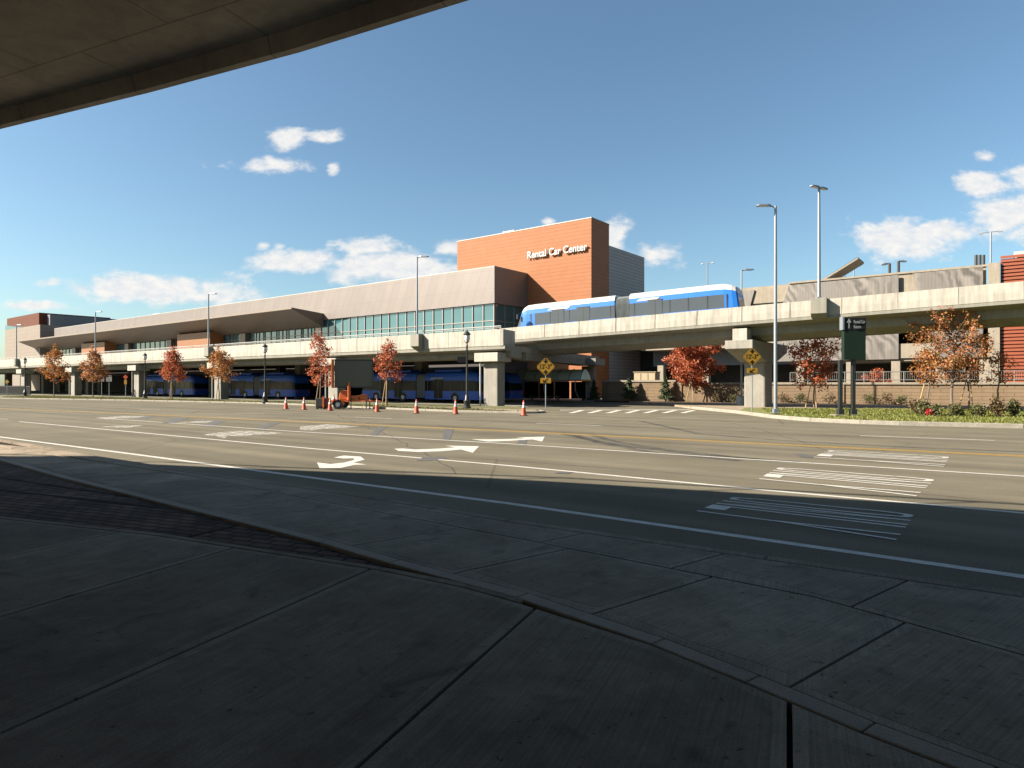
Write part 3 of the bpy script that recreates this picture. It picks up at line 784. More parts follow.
top = zt(19)-2.44; c = PS+PX_*4.6; mb = MB()
mb.box((c.x, c.y, (top-1.2)/2), (1.9, 1.62, top-1.2), PX_)
pr = mb.build('pier', 'concrete_pier', ramp, bevel=.12)
mb = MB(); prof = [(0, top), (0, top-.62), (3.3, top-1.5), (5.8, top-1.5), (9.0, top-.62), (9.0, top)]
mb.loft([[Vector((*(PS+PX_*q+PD*s), z)) for q, z in prof] for s in (-1.0, 1.0)])
mb.build('pier_cap', 'concrete_pier', pr, bevel=.03)
mb = MB(); c = PS+PX_*.75; mb.box((c.x, c.y, top+.43), (1.0, 1.05, .86), PX_); mb.build('bearing_block', 'concrete_light', pr, bevel=.02)
for t in (47.0,):
    top = zt(t)-2.44
    c = N0+dR*(t+.3)+mR*3.4; mb = MB()
    mb.box((c.x, c.y, (top-1.2)/2), (1.65, 2.2, top-1.2), dR)
    pr = mb.build('pier', 'concrete_pier', ramp, bevel=.12)
    mb = MB()
    prof = [(.4, top), (.4, top-.62), (2.3, top-1.5), (4.5, top-1.5), (6.2, top-.62), (6.2, top)]
    mb.loft([[Vector((*(N0+dR*(t+.3+s)+mR*q), z)) for q, z in prof] for s in (-1.05, 1.05)])
    mb.build('pier_cap', 'concrete_pier', pr, bevel=.03)
    mb = MB(); c = N0+dR*(t+.3)+mR*1.05
    mb.box((c.x, c.y, top+.43), (1.05, .9, .86), dR); mb.build('bearing_block', 'concrete_light', pr, bevel=.02)
def t_right(px, q=0.):
    x = (px-512)/F; p = N0+mR*q
    return (x*p.y-p.x)/(dR.x-x*dR.y)
tb = t_right(819, -.3); p = RP(tb, 0, 0); lamp_block(p, dR, mR, p.z, p.z-1.25, ramp)
poleR = RP(tb, -.3, .07)

# ------------------------------------------------------------------ rental building: hall, tower, canopy
A0 = Vector((-2.3, 85.0)); f_ = Vector((-.793, .609)).normalized(); n_ = Vector((.609, .793)).normalized()
FR = math.atan2(-f_.y, -f_.x)                              # local +x runs right along the front, +y into the building
bld = thing('rental_building', 'long low terminal with pinkish metal fascia, teal window band and orange tower', 'building', (*A0, 0), FR)
def B(x, y, z): p = A0-f_*x+n_*y; return Vector((p.x, p.y, z))
def bbox(mb, x0, x1, y0, y1, z0, z1, m=0):
    c = B((x0+x1)/2, (y0+y1)/2, (z0+z1)/2); return mb.box(c, (x1-x0, y1-y0, z1-z0), -f_, m)
HL = -158.0; HT = 17.3
bbox(MB(), HL, 0, .0, 30, 12.5, HT).build('fascia', 'fascia_metal', bld)
bbox(MB(), HL, -.35, .35, 30, 5.1, 12.495).build('glass_band', 'glass_teal', bld)
mb = MB()
x = -.3
while x > -76:
    bbox(mb, x-.06, x+.06, .22, .345, 6.2, 12.49); x -= 1.85
for zz in (7.0, 10.25): bbox(mb, -76, -.2, .25, .343, zz-.05, zz+.05)
for yy in (.6, 2.6, 4.6, 6.6): bbox(mb, -.345, -.24, yy-.05, yy+.05, 6.2, 12.49)
for zz in (7.0, 10.25): bbox(mb, -.343, -.26, .3, 7.2, zz-.045, zz+.045)
mb.build('window_frame', 'mullion', bld)
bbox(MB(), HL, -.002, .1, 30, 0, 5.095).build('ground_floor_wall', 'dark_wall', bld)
bbox(MB(), -150, -13, -.6, .095, 3.9, 4.5).build('ground_floor_fascia', 'pale_panel', bld)
bbox(MB(), -60, -14, 9, 26, HT+.002, HT+1.1).build('roof_upstand', 'pale_panel', bld)
bbox(MB(), HL, -.01, .005, 29.9, HT+.001, HT+.08).build('roof_edge_trim', 'trim_white', bld)
bbox(MB(), -112, -108, 6, 9, HT+.08, HT+1.6).build('roof_unit', 'trim_white', bld); bbox(MB(), -132, -129, 10, 12, HT+.08, HT+2.0).build('roof_unit', 'trim_white', bld)
# tower
tw = bbox(MB(), -13.2, 10.3, 7.3, 12.0, 0, 23.5).build('tower', 'terracotta', bld)
bbox(MB(), -13.25, 10.35, 7.25, 12.05, 23.5, 23.62).build('roof_edge_trim', 'mullion', tw)
bbox(MB(), -11.5, 10.2, 12.005, 22.9, 0, 20.75).build('rear_block', 'ribbed_grey', bld)
bbox(MB(), -6.6, -4.4, 10, 12, 23.63, 24.6).build('roof_unit', 'trim_white', bld); bbox(MB(), 6.5, 8.0, 15, 17, 20.76, 21.6).build('roof_unit', 'trim_white', bld)
# canopy: front edge high, soffit dropping back to the wall
mb = MB()
prof = [(-6.0, 13.95), (-6.0, 13.75), (-.35, 11.35), (.0, 11.35), (.0, 13.5)]
mb.loft([[B(-36.2+(s if q > -3 else 0), q, z) for q, z in prof] for s in (0,)]+[[B(-167, q, z) for q, z in prof]])
mb.build('canopy', 'canopy_brown', bld)
bbox(MB(), -167, -36.2, -6.05, -6.003, 13.72, 14.0).build('canopy_edge', 'pale_panel', bld)
for xa, xb in ((-81, -68), (-131, -117)): bbox(MB(), xa, xb, -2.6, .2, 9.0, 11.9).build('timber_wall', 'wood_soffit', bld)
mb = MB()
x = -38
for x in (-60, -89, -110, -142): bbox(MB(), x-1, x+1, -.6, .2, 5, 11.3).build('brown_pier', 'canopy_brown', bld)
mb = MB()
for i in range(50):
    x = -40-i*2.4
    bbox(mb, x-.05, x+.05, .22, .34, 5.1, 11.3)
bbox(mb, -160, -38, .2, .338, 7.9, 8.1); bbox(mb, -160, -38, .2, .338, 9.7, 9.8)
mb.build('window_frame', 'mullion', bld)
# the end block far to the left
mb = MB()
def bl(px, y):            # local x on a plane at depth y
    xx = (px-512)/F; o = A0+n_*y; r = -f_
    return (xx*o.y-o.x)/(r.x-xx*r.y)
wl = thing('end_pavilion', 'pale blocky end pavilion with a red box on its roof, far left', 'building', (*B(-175, 0, 0).to_2d(), 0), FR)
bbox(MB(), bl(5, -2), bl(40, -2), -2, 22, 0, 18.6).build('wall', 'pale_panel', wl)
bbox(MB(), bl(7, 4), bl(39, 4), 4, 24, 18.602, 23.9).build('red_box', 'dark_red_panel', wl)
bbox(MB(), bl(39, 6)+.01, bl(50, 6), 6, 58, 17.5, 23.3).build('grey_penthouse', 'grey_cladding', wl)
mb = MB(); x0, x1 = bl(9, 1), bl(27, 1)
mb.loft([[B(x0, 0, 18.61), B(x0, 0, 20.6), B(x0, 3.9, 20.9), B(x0, 3.9, 18.61)], [B(x1, 0, 18.61), B(x1, 0, 19.0), B(x1, 3.9, 19.5), B(x1, 3.9, 18.61)]])
mb.build('skylight', 'glass_teal', wl)
bbox(MB(), bl(60, 14), bl(63, 14), 14, 17, 23.301, 24.9).build('roof_unit', 'trim_white', wl)

# the wall sign
cu = bpy.data.curves.new('lettering', 'FONT'); cu.body = 'Rental Car Center'; cu.extrude = .09; cu.size = 1.42; cu.offset = .012
to = bpy.data.objects.new('tmp', cu); COL.objects.link(to)
bpy.context.view_layer.update()
me = bpy.data.meshes.new_from_object(to.evaluated_get(bpy.context.evaluated_depsgraph_get()))
bpy.data.objects.remove(to)
def text_mesh(body, size, extrude, m, world, name, parent=None, width=None):
    cu = bpy.data.curves.new('t', 'FONT'); cu.body = body; cu.extrude = extrude; cu.size = size; cu.offset = .014*size
    t = bpy.data.objects.new('t', cu); COL.objects.link(t); bpy.context.view_layer.update()
    me = bpy.data.meshes.new_from_object(t.evaluated_get(bpy.context.evaluated_depsgraph_get()))
    bpy.data.objects.remove(t)
    xs = [v.co.x for v in me.vertices]
    s = Matrix.Scale(width/(max(xs)-min(xs)), 4, Vector((1, 0, 0))) if width else Matrix()
    inv = W.get(parent, Matrix()).inverted() if parent else Matrix()
    me.transform(inv @ world @ s @ Matrix.Translation((-min(xs), 0, 0)))
    me.materials.clear(); me.materials.append(MATS[m]); me.name = name
    o = bpy.data.objects.new(name, me); COL.objects.link(o)
    if parent: o.parent = parent; W[o] = W[parent]
    return o
def face_matrix(origin, right):     # text standing upright, reading along right
    r = Vector((right[0], right[1], 0)).normalized(); up = Vector((0, 0, 1)); nrm = r.cross(up)
    M = Matrix((r, up, nrm)).transposed().to_4x4(); M.translation = Vector(origin); return M
ws = thing('wall_sign', 'raised white letters reading Rental Car Center on the orange tower', 'sign', tuple(B(0, 6.9, 19.2)), FR)
text_mesh('Rental Car Center', 1.36, .08, 'letter_white', face_matrix(B(.25, 7.03, 19.35), -f_), 'lettering', ws, 9.6)
for i in range(9): mb = MB(); mb.tube([B(.6+i*1.1, 7.08, 19.6), B(.6+i*1.1, 7.299, 19.6)], .025, 6); mb.build('standoff', 'mullion', ws)

# ------------------------------------------------------------------ parking garage (right)
GQ = 12.3
gar = thing('parking_garage', 'multi level parking garage with grey perforated screens and a red louvred corner', 'garage', tuple(B(35, GQ, 0)), FR)
def gx(px, q=GQ):
    xx = (px-512)/F; o = A0+n_*q; r = -f_
    return (xx*o.y-o.x)/(r.x-xx*r.y)
G0, G1 = 10.4, gx(986)
mb = MB()
for z0, z1 in ((4.3, 5.45), (7.55, 8.6), (10.7, 11.0)): bbox(mb, G0 if z0 > 5 else gx(792), G1, GQ+.45, GQ+45, z0, z1)
bbox(mb, G0, G1, GQ+.45, GQ+.75, 11.002, 13.4)
mb.build('floor_slabs', 'garage_concrete', gar)
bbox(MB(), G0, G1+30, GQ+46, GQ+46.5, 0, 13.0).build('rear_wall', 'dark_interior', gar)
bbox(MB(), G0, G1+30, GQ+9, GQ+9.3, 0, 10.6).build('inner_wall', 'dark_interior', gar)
for px in (660, 705, 752, 800, 850, 895.5, 940, 984):
    x = gx(px); bbox(MB(), x-.4, x+.4, GQ+.1, GQ+.9, 0, 4.298).build('column', 'garage_concrete', gar)
mb = MB(); bbox(mb, gx(788), gx(990), GQ+.3, GQ+.46, 13.402, 13.6); mb.build('coping', 'garage_concrete', gar)
def scr(pts, y=GQ):
    P = [B(gx(px, y), y, z) for px, z in pts]; Q = [B(gx(px, y), y+.14, z) for px, z in pts]
    MB().loft([P, Q]).build('perforated_screen', 'perforated_screen', gar)
scr([(652, 13.0), (754.5, 13.0), (744, 8.5), (746, 6.9), (652, 6.9)])
bbox(MB(), gx(640), gx(787), GQ+.2, GQ+4.4, 6.3, 6.85).build('shading_overhang', 'garage_concrete', gar)  # added slab, mostly hidden by the ramp, to shade the screen below
bbox(MB(), gx(640), gx(792), GQ+4.0, GQ+4.38, 4.3, 6.3).build('screen_in_added_recess', 'grey_cladding', gar)  # set back under the added slab so it falls in shade
scr([(789, 13.2), (898.5, 13.3), (898.5, 4.5), (770, 4.5), (776, 9)])
scr([(912.5, 13.3), (983, 13.35), (983, 4.5), (940, 4.5), (925, 9.0)])
bbox(MB(), gx(788), gx(800), GQ+.2, GQ+.44, 4.35, 5.6).build('spandrel', 'garage_concrete', gar)
bbox(MB(), gx(752), gx(792), GQ+.2, GQ+.44, 11.4, 13.1).build('spandrel', 'garage_concrete', gar)
bbox(MB(), gx(899), gx(941), GQ+.2, GQ+.44, 4.6, 6.1).build('spandrel', 'garage_concrete', gar)
x = gx(994, GQ-.6); bbox(MB(), x-.45, x+.45, GQ-.9, GQ+.3, 0, 13.5).build('corner_column', 'garage_concrete', gar)
xl = x+.5
mb = MB()
z = .6
while z < 13.9:
    c0, c1 = B(xl, GQ-.6, z), B(xl+22, GQ-.6, z)
    a, b, c, d = Vector((0, 0, 0)), Vector((0, 0, .18)), Vector((*(n_*.16), .28)), Vector((*(n_*.16), .10))
    mb.loft([[c0+a, c0+b, c0+c, c0+d], [c1+a, c1+b, c1+c, c1+d]])
    z += .34
mb.build('louvre_panel', 'red_louver', gar)
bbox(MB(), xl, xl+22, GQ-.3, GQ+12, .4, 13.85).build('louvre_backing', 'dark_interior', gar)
mb = MB()
for k in range(8): bbox(mb, xl+.9+k*2.6, xl+1.15+k*2.6, GQ-.38, GQ-.3, .5, 13.8)
mb.build('louvre_post', 'dark_metal', gar)
mb = MB()
for k in range(3):
    bbox(mb, xl+1+k*3.2, xl+3.6+k*3.2, GQ+3, GQ+6, 14.6, 15.0)
    for dx in (1.1, 3.4): bbox(mb, xl+dx+k*3.2, xl+dx+.15+k*3.2, GQ+3.1, GQ+3.3, 13.86, 14.6)
    bbox(mb, xl+1.3+k*3.2, xl+3.3+k*3.2, GQ+4, GQ+5.6, 13.86, 14.6)
mb.build('roof_unit', 'trim_white', gar)

# solar canopy on the garage roof
sp = thing('solar_canopy', 'tilted solar canopy panel rising above the garage roof', 'solar canopy', tuple(B(gx(835, GQ+12), GQ+12, 13)), FR)
mb = MB(); x0, x1 = gx(809, GQ+10), gx(858, GQ+10)
def slab4(mb, a, b, th, y0, y1):
    mb.loft([[B(a[0], y, a[1]), B(b[0], y, b[1]), B(b[0], y, b[1]+th), B(a[0], y, a[1]+th)] for y in (y0, y1)])
slab4(mb, (x0, 13.9), (x1, 17.1), .22, GQ+10, GQ+14); mb.build('panel', 'garage_concrete', sp)
mb = MB(); slab4(mb, (x0+.05, 14.13), (x1-.05, 17.33), .04, GQ+10.1, GQ+13.9); mb.build('solar_cells', 'glass_dark', sp)
mb = MB(); xc = x0*.52+x1*.48
for yy in (12,):
    bbox(mb, xc-.45, xc+.45, GQ+yy-.35, GQ+yy+.35, 11.0, 14.9)
    slab4(mb, (xc-1.4, 13.9), (xc+1.2, 15.2), .2, GQ+yy-.3, GQ+yy+.3)
mb.build('support', 'garage_concrete', sp)

def roof_pole(name, px, ytop, q, label, cat, cross, mname='galvanised', r=.09, group=None, zb=11.0):
    x = gx(px, q); p = B(x, q, zb); d = p.y; ztop = HC+(384-ytop)/F*d
    t = thing(name, label, cat, tuple(p), FR, group)
    mb = MB(); mb.tube([p, Vector((p.x, p.y, ztop))], r, 8); mb.build('pole', mname, t)
    if cross:
        mb = MB(); a = Vector((-f_.x, -f_.y, 0)); tp = Vector((p.x, p.y, ztop))
        lo, hi = cross
        mb.tube([tp+a*lo, tp+a*hi], r*.6, 6)
        mb.build('arm', mname, t)
        for s in (lo, hi):
            if abs(s) > .3: mb = MB(); mb.box(tp+a*s+Vector((0, 0, -.06)), (.4, .3, .14), (a.x, a.y)); mb.build('lamp_head', mname, t)
    return t
roof_pole('roof_light', 707.5, 263, GQ+30, 'tall thin cross armed light mast rising behind the moving blue bus', 'light mast', (-.9, .9), 'galvanised', .10)
roof_pole('roof_light', 990.7, 232, GQ+22, 'tallest white cross armed mast on the garage roof near the red corner', 'light mast', (-1.0, 1.0), 'galvanised', .10)
roof_pole('roof_light', 854, 266, GQ+36, 'small far white mast just behind the tip of the solar canopy', 'light mast', (-.8, .8), 'galvanised', .09)
roof_pole('roof_light', 889.5, 263.5, GQ+4, 'short dark roof light with its head turned left, beside a taller twin', 'roof light', (-.55, .0), 'dark_metal', .15)
roof_pole('roof_light', 898.5, 261.5, GQ+4, 'short dark roof light with its head turned right, next to the solar canopy', 'roof light', (.0, .55), 'dark_metal', .15)
for px in (976, 979.8, 983.6):
    roof_pole('roof_pipe', px, 255, GQ+3, {976: 'dark vent pipe on the garage roof, first of three from the solar canopy side', 979.8: 'dark vent pipe on the garage roof, between two others', 983.6: 'dark vent pipe on the garage roof, nearest the red louvred corner'}[px], 'vent pipe', None, 'dark_metal', .14, 'vent pipes on the garage roof')

# retaining wall with railing
wallt = thing('retaining_wall', 'long tan block retaining wall with a cap and recessed panels', 'wall', (*wallA, 0), math.atan2(wd.y, wd.x))
def WP(t, q, z): p = wallA+wd*t+wn*q; return Vector((p.x, p.y, z))
def wbox(mb, t0, t1, q0, q1, z0, z1):
    return mb.box(WP((t0+t1)/2, (q0+q1)/2, (z0+z1)/2), (t1-t0, abs(q1-q0), z1-z0), wd)
def tw_(px, q=0.):
    x = (px-512)/F; p = wallA+wn*q; return (x*p.y-p.x)/(wd.x-x*wd.y)
ts = tw_(676)
wbox(MB(), 0, ts-.02, -.4, 0, -.02, 2.1).build('panel', 'wall_block', wallt)
wbox(MB(), ts-.02, 75, -.4, 0.0, -.02, 1.85).build('panel', 'wall_block', wallt)
mb = MB(); wbox(mb, -.15, ts, -.5, .12, 2.1, 2.3); wbox(mb, ts+.002, 75, -.5, .12, 1.85, 2.05); mb.build('cap', 'garage_concrete', wallt, bevel=.015)
mb = MB()
for t in (-.1, ts-.5, ts+.15)+tuple(ts+.15+k*14.5 for k in range(1, 5)): wbox(mb, t, t+.45, -.3, .1, -.02, 2.098 if t < ts-.1 else 1.848)
mb.build('pilaster', 'wall_block', wallt)
rl_ = thing('metal_railing', 'light metal guard railing along the top of the tan wall', 'railing', tuple(WP(30, -.2, 2.05)), math.atan2(wd.y, wd.x))
mb = MB(); t0, t1 = tw_(790), 74
for zz in (2.25, 2.95): mb.tube([WP(t0, -.2, zz), WP(t1, -.2, zz)], .035, 6)
mb.build('rail', 'rail_grey', rl_)
mb = MB(); t = t0
while t < t1: mb = MB(); mb.tube([WP(t, -.2, 2.05), WP(t, -.2, 2.95)], .04, 6); mb.build('post', 'rail_grey', rl_); t += 1.5
mb = MB(); t = t0
while t < t1: mb.tube([WP(t, -.2, 2.25), WP(t, -.2, 2.95)], .012, 4); t += .16
mb.build('baluster', 'rail_grey', rl_)
# electrical cabinet behind the wall
ub = thing('utility_cabinet', 'beige electrical cabinet with three doors standing behind the tan wall', 'cabinet', tuple(WP(tw_(642, -2.5), -2.5, 0)), math.atan2(wd.y, wd.x))
ta, tz = tw_(634, -2.5), tw_(655.5, -2.5)
wbox(MB(), ta, tz, -4.0, -2.5, 0, 3.15).build('body', 'box_beige', ub, bevel=.03)
w3 = (tz-ta)/3
for k in range(3):
    d = wbox(MB(), ta+k*w3+.04, ta+(k+1)*w3-.04, -2.498, -2.45, .2, 3.05).build('door', 'box_beige', ub)
    mb = MB(); mb.box(WP(ta+(k+.85)*w3, -2.43, 1.6), (.05, .04, .3), wd); mb.build('handle', 'dark_metal', d)
wbox(MB(), ta-.08, tz+.08, -4.05, -2.42, 3.152, 3.22).build('lid', 'box_beige', ub)
# ------------------------------------------------------------------ buses
def bus_section(root, x0, x1, nose0, nose1, blue, roofm, wheels, tag_doors=()):
    """one rigid section of a bus along local x, its skin split into body, glass and roof parts"""
    levels = [(.32, 1.0), (.42, 1.0), (1.18, 1.0), (2.22, .985), (2.62, .965), (2.92, .90), (3.08, .70), (3.12, .0)]
    xs = []
    if nose0: xs += [(x0, .80, .78), (x0+.12, .90, .86), (x0+.45, .97, .93), (x0+1.1, 1.0, .985), (x0+2.0, 1.0, 1.0)]
    else: xs += [(x0, 1., 1.)]
    if nose1: xs += [(x1-2.0, 1.0, 1.0), (x1-1.1, 1.0, .985), (x1-.45, .97, .93), (x1-.12, .90, .87), (x1, .82, .80)]
    else: xs += [(x1, 1., 1.)]
    rings = []
    for x, ws, hs in xs:
        r = []
        for k, (z, wd_) in enumerate(levels):
            zz = z if z < 1.3 else 1.18+(z-1.18)*(1-(1-hs)*1.25)
            lean = 0
            if nose0 and x < x0+1.2: lean = max(0, zz-1.0)*.38*(1-(x-x0)/1.2)
            if nose1 and x > x1-1.2: lean = -max(0, zz-1.0)*.12*(1-(x1-x)/1.2)
            r.append((x+lean, 1.275*wd_*ws, zz))
        rings.append(r)
    bright = blue == 'bus_blue_bright'
    parts = {'body': MB(), 'window_glass': MB(), 'roof': MB()}
    key = ['body', 'body', 'window_glass', 'body', 'roof', 'roof', 'roof']
    for i in range(len(rings)-1):
        for k in range(len(levels)-1):
            for s in (1, -1):
                q = [rings[i][k], rings[i+1][k], rings[i+1][k+1], rings[i][k+1]]
                kk = key[k]
                if bright and k == 2 and ((nose0 and i in (2, 3)) or (nose1 and i >= len(rings)-4)): kk = 'body'
                P = [Vector((a, s*b, c)) for a, b, c in q]
                if (P[1]-P[0]).cross(P[2]-P[0]).dot(sum(P, Vector())/4-Vector((P[0].x, 0, 1.5))) < 0: P.reverse()
                parts[kk].poly(P)
    for ring in (rings[0], rings[-1]):
        for k in range(len(levels)-1):
            a, b = ring[k], ring[k+1]
            P = [(a[0], -a[1], a[2]), (a[0], a[1], a[2]), (b[0], b[1], b[2]), (b[0], -b[1], b[2])]
            parts[key[k]].poly(P if ring is rings[-1] else P[::-1])
    parts['body'].poly([(x0, -1.2, .32), (x1, -1.2, .32), (x1, 1.2, .32), (x0, 1.2, .32)])
    sm = lambda nm, mt: parts[nm].build(nm, mt, root, recalc=False)
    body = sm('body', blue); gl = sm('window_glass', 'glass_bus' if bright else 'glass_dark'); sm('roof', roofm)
    n = max(2, int((x1-x0-(2.2 if nose0 else .6))/1.55)); xa = x0+(1.6 if nose0 else .4); xb = x1-(.9 if nose1 else .4)
    for k in range(n+1):
        x = xa+(xb-xa)*k/n
        for s in (1, -1): mb = MB(); mb.box((x, s*1.272, 1.70), (.09, .03, 1.03)); mb.build('window_pillar', 'bus_black', gl)
    for x in wheels:
        for s in (1, -1):
            mb = MB(); mb.tube([(x, s*1.02, .48), (x, s*1.29, .48)], .48, 20); wh = mb.build('wheel', 'rubber', root)
            mb = MB(); mb.tube([(x, s*1.28, .48), (x, s*1.305, .48)], [.27, .22], 14); mb.build('rim', 'galvanised', wh)
            mb = MB()
            for k in range(11):
                a, b = math.pi*k/11, math.pi*(k+1)/11
                P = lambda t, r: (x+r*math.cos(t), s*1.283, .48+r*math.sin(t))
                mb.poly([P(a, .5), P(b, .5), P(b, .6), P(a, .6)])
            mb.build('wheel_arch', 'bus_black', body, recalc=False)
    return body

def make_bus(name, label, blue, roofm, L1, L2, bright):
    root = thing(name, label, 'bus')
    g = 1.3
    tot_ = L1+g+L2; xa = -tot_/2
    bus_section(root, xa, xa+L1, True, False, blue, roofm, (xa+2.6, xa+L1-1.9))
    bus_section(root, xa+L1+g, xa+tot_, False, True, blue, roofm, (xa+L1+g+L2*.55,))
    mb = MB(); n = 13
    rings = []
    for k in range(2*n+1):
        x = xa+L1-.02+(g+.04)*k/(2*n); s = 1.0 if k % 2 == 0 else .93
        rings.append([Vector((x, y*s, z)) for y, z in ((-1.2, .45), (1.2, .45), (1.22, 2.3), (1.12, 2.75), (.85, 2.92), (-.85, 2.92), (-1.12, 2.75), (-1.22, 2.3))])
    mb.loft(rings); mb.build('bellows', 'bus_grey', root)
    for x0, ln in () if bright else ((xa+2.6, 2.6), (xa+L1-3.4, 2.2), (xa+L1+g+1.0, 3.6)):
        mb = MB(); mb.box((x0+ln/2, 0, 3.22), (ln, 1.7, .26)); mb.build('roof_unit', roofm, root, bevel=.08)
    for s in (1, -1):
        mb = MB(); mb.box((xa+.30, s*.86, .86), (.22, .34, .20)); mb.build('headlight', 'lens', root, bevel=.03)
        mb = MB(); mb.box((xa+tot_-.02, s*.92, 1.0), (.08, .16, .36)); mb.build('tail_light', 'red_tail', root)
        mb = MB(); mb.tube([(xa+.62, s*1.22, 2.35), (xa+.35, s*1.42, 2.25)], .025, 6); mb.box((xa+.33, s*1.45, 2.05), (.08, .2, .42)); mb.build('mirror', 'bus_black', root)
    for x in (xa+L1*.45, xa+L1*.70, xa+L1+g+L2*.25):
        for s in (1, -1):
            mb = MB(); mb.box((x, s*1.284, 1.38), (1.15, .012, 1.9)); d = mb.build('door', 'glass_bus' if bright else 'glass_dark', root)
            mb = MB(); mb.box((x, s*1.291, 1.38), (.07, .012, 1.9)); mb.box((x, s*1.291, 2.34), (1.25, .012, .06)); mb.build('door_frame', 'bus_black', d)
    # pale swoosh panels along the cant rail
    for x0, x1 in ((xa+L1*.34, xa+L1*.58), (xa+L1+g+.6, xa+L1+g+2.6)):
        for s in (1, -1):
            mb = MB(); mb.loft([[Vector((x0, s*1.262, 2.34)), Vector((x0+.3, s*1.248, 2.54)), Vector((x0+.3, s*1.262, 2.54)), Vector((x0, s*1.278, 2.34))], [Vector((x1-.3, s*1.262, 2.34)), Vector((x1, s*1.248, 2.54)), Vector((x1, s*1.262, 2.54)), Vector((x1-.3, s*1.278, 2.34))]])
            mb.build('side_panel', 'bus_white' if bright else 'bus_trim', root)
    return root
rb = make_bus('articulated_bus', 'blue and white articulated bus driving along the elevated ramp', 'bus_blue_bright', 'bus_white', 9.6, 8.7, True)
c = N0+mR*2.95+dR*8.7
rb.location = (c.x, c.y, zt(8.9)-.95); rb.rotation_euler = (0, -math.atan(.033), math.atan2(dR.y, dR.x))
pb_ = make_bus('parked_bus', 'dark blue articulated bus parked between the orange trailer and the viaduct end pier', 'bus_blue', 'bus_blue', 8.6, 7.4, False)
pb_['group'] = 'dark blue buses parked under the viaduct'
def place_bus(t, q, label=None):
    p = LP(t, q, .02); rz = math.atan2(-dL.y, -dL.x)
    if label is None: pb_.location = p; pb_.rotation_euler = (0, 0, rz)
    else: dup(pb_, p, rz, label)
QB = 8.6+0
bt = lambda px, q: t_left(px, q)
tA0, tA1 = bt(489, QB), bt(369, QB)
place_bus((tA0+tA1)/2, QB)
place_bus(bt(303, QB)+8.65, QB, 'dark blue bus parked beneath the deck behind the cone row, left of the orange trailer')
place_bus(bt(202, QB)+8.65, QB, 'dark blue bus farthest along the parked row, behind the small red tree')
place_bus(bt(322, 14.5)+8.65, 14.5, 'shadowed blue bus in the second row, deep under the deck')
place_bus(bt(517, 14.5)+8.65, 14.5, 'dark blue bus whose rear end just shows between the end pier and green shelter')

# ------------------------------------------------------------------ lamps
def street_light(name, p, ztop, arm, head, label, r=.10, base=True, group=None, rz=0.):
    t = thing(name, label, 'street light', p, rz, group)
    M = W[t]; q = lambda x, y, z: M @ Vector((x, y, z))
    h = ztop-p[2]
    mb = MB(); mb.tube([q(0, 0, 0), q(0, 0, h*.5), q(0, 0, h)], [r, r*.85, r*.68], 12); mb.build('pole', 'galvanised', t, smooth=True)
    if base:
        mb = MB(); mb.box(q(0, 0, .03), (.5, .5, .06)); mb.box(q(0, 0, .16), (.3, .3, .24)); mb.build('base_plate', 'galvanised', t, bevel=.02)
    else:
        mb = MB(); mb.box(q(0, 0, .03), (.36, .36, .06)); mb.build('base_plate', 'galvanised', t, bevel=.01)
    for s in head:
        mb = MB(); mb.tube([q(0, 0, h-.1), q(s*arm*.5, 0, h-.03), q(s*arm, 0, h)], [.05, .045, .04], 8); mb.build('arm', 'galvanised', t)
        mb = MB(); a = (M.to_3x3() @ Vector((1, 0, 0)))
        prof = [(arm-.05, .10, .05), (arm+.12, .17, .09), (arm+.7, .17, .07), (arm+.82, .10, .04)]
        mb.loft([[q(s*x, y*w_, h+z*hh+.01) for y, z in ((-1, -.3), (1, -.3), (.8, 1), (-.8, 1))] for x, w_, hh in prof])
        hd = mb.build('lamp_head', 'galvanised', t)
        mb = MB(); mb.box(q(s*(arm+.4), 0, h-.025), (.5, .24, .02), (a.x, a.y)); mb.build('lens', 'lens', hd)
    return t
p = gp(775.5, 413.4, .125); street_light('street_light', p, HC+(384-206)/F*p.y, .35, (-1,), 'tall grey street light standing on the grass island, lamp head to the left', .115, rz=R(0))
d = poleR.y; street_light('street_light', poleR, HC+(384-188)/F*d, .05, (-1, 1), 'tallest looking grey light pole rising from the ramp parapet', .12, False, rz=R(30))
for i, (px, yt, lb) in enumerate(((417, 257, 'grey light pole on the viaduct parapet in front of the teal windows'), (208.5, 294, 'grey light pole on the viaduct parapet near the middle of the brown canopy'),
                             (95.5, 312, 'grey light pole on the viaduct parapet below the roof end far left'), (16.5, 325, 'smallest grey light pole on the viaduct parapet, before the end pavilion'))):
    p = polesL[i]; street_light('street_light', p, HC+(384-yt)/F*p.y, .25, (1,), lb, .10, False, rz=R(-8))
p = gp(741.5, 405, .13)
t = street_light('street_light', (p.x, p.y, .85), HC+(384-270)/F*p.y, .2, (1,), 'grey light pole on a round concrete footing behind the ramp pier', .09, False)
mb = MB(); mb.lathe((p.x, p.y, .1), [(.42, 0), (.42, .62), (.34, .74), (.0, .75)], 18); mb.build('footing', 'trim_white', t, smooth=True)

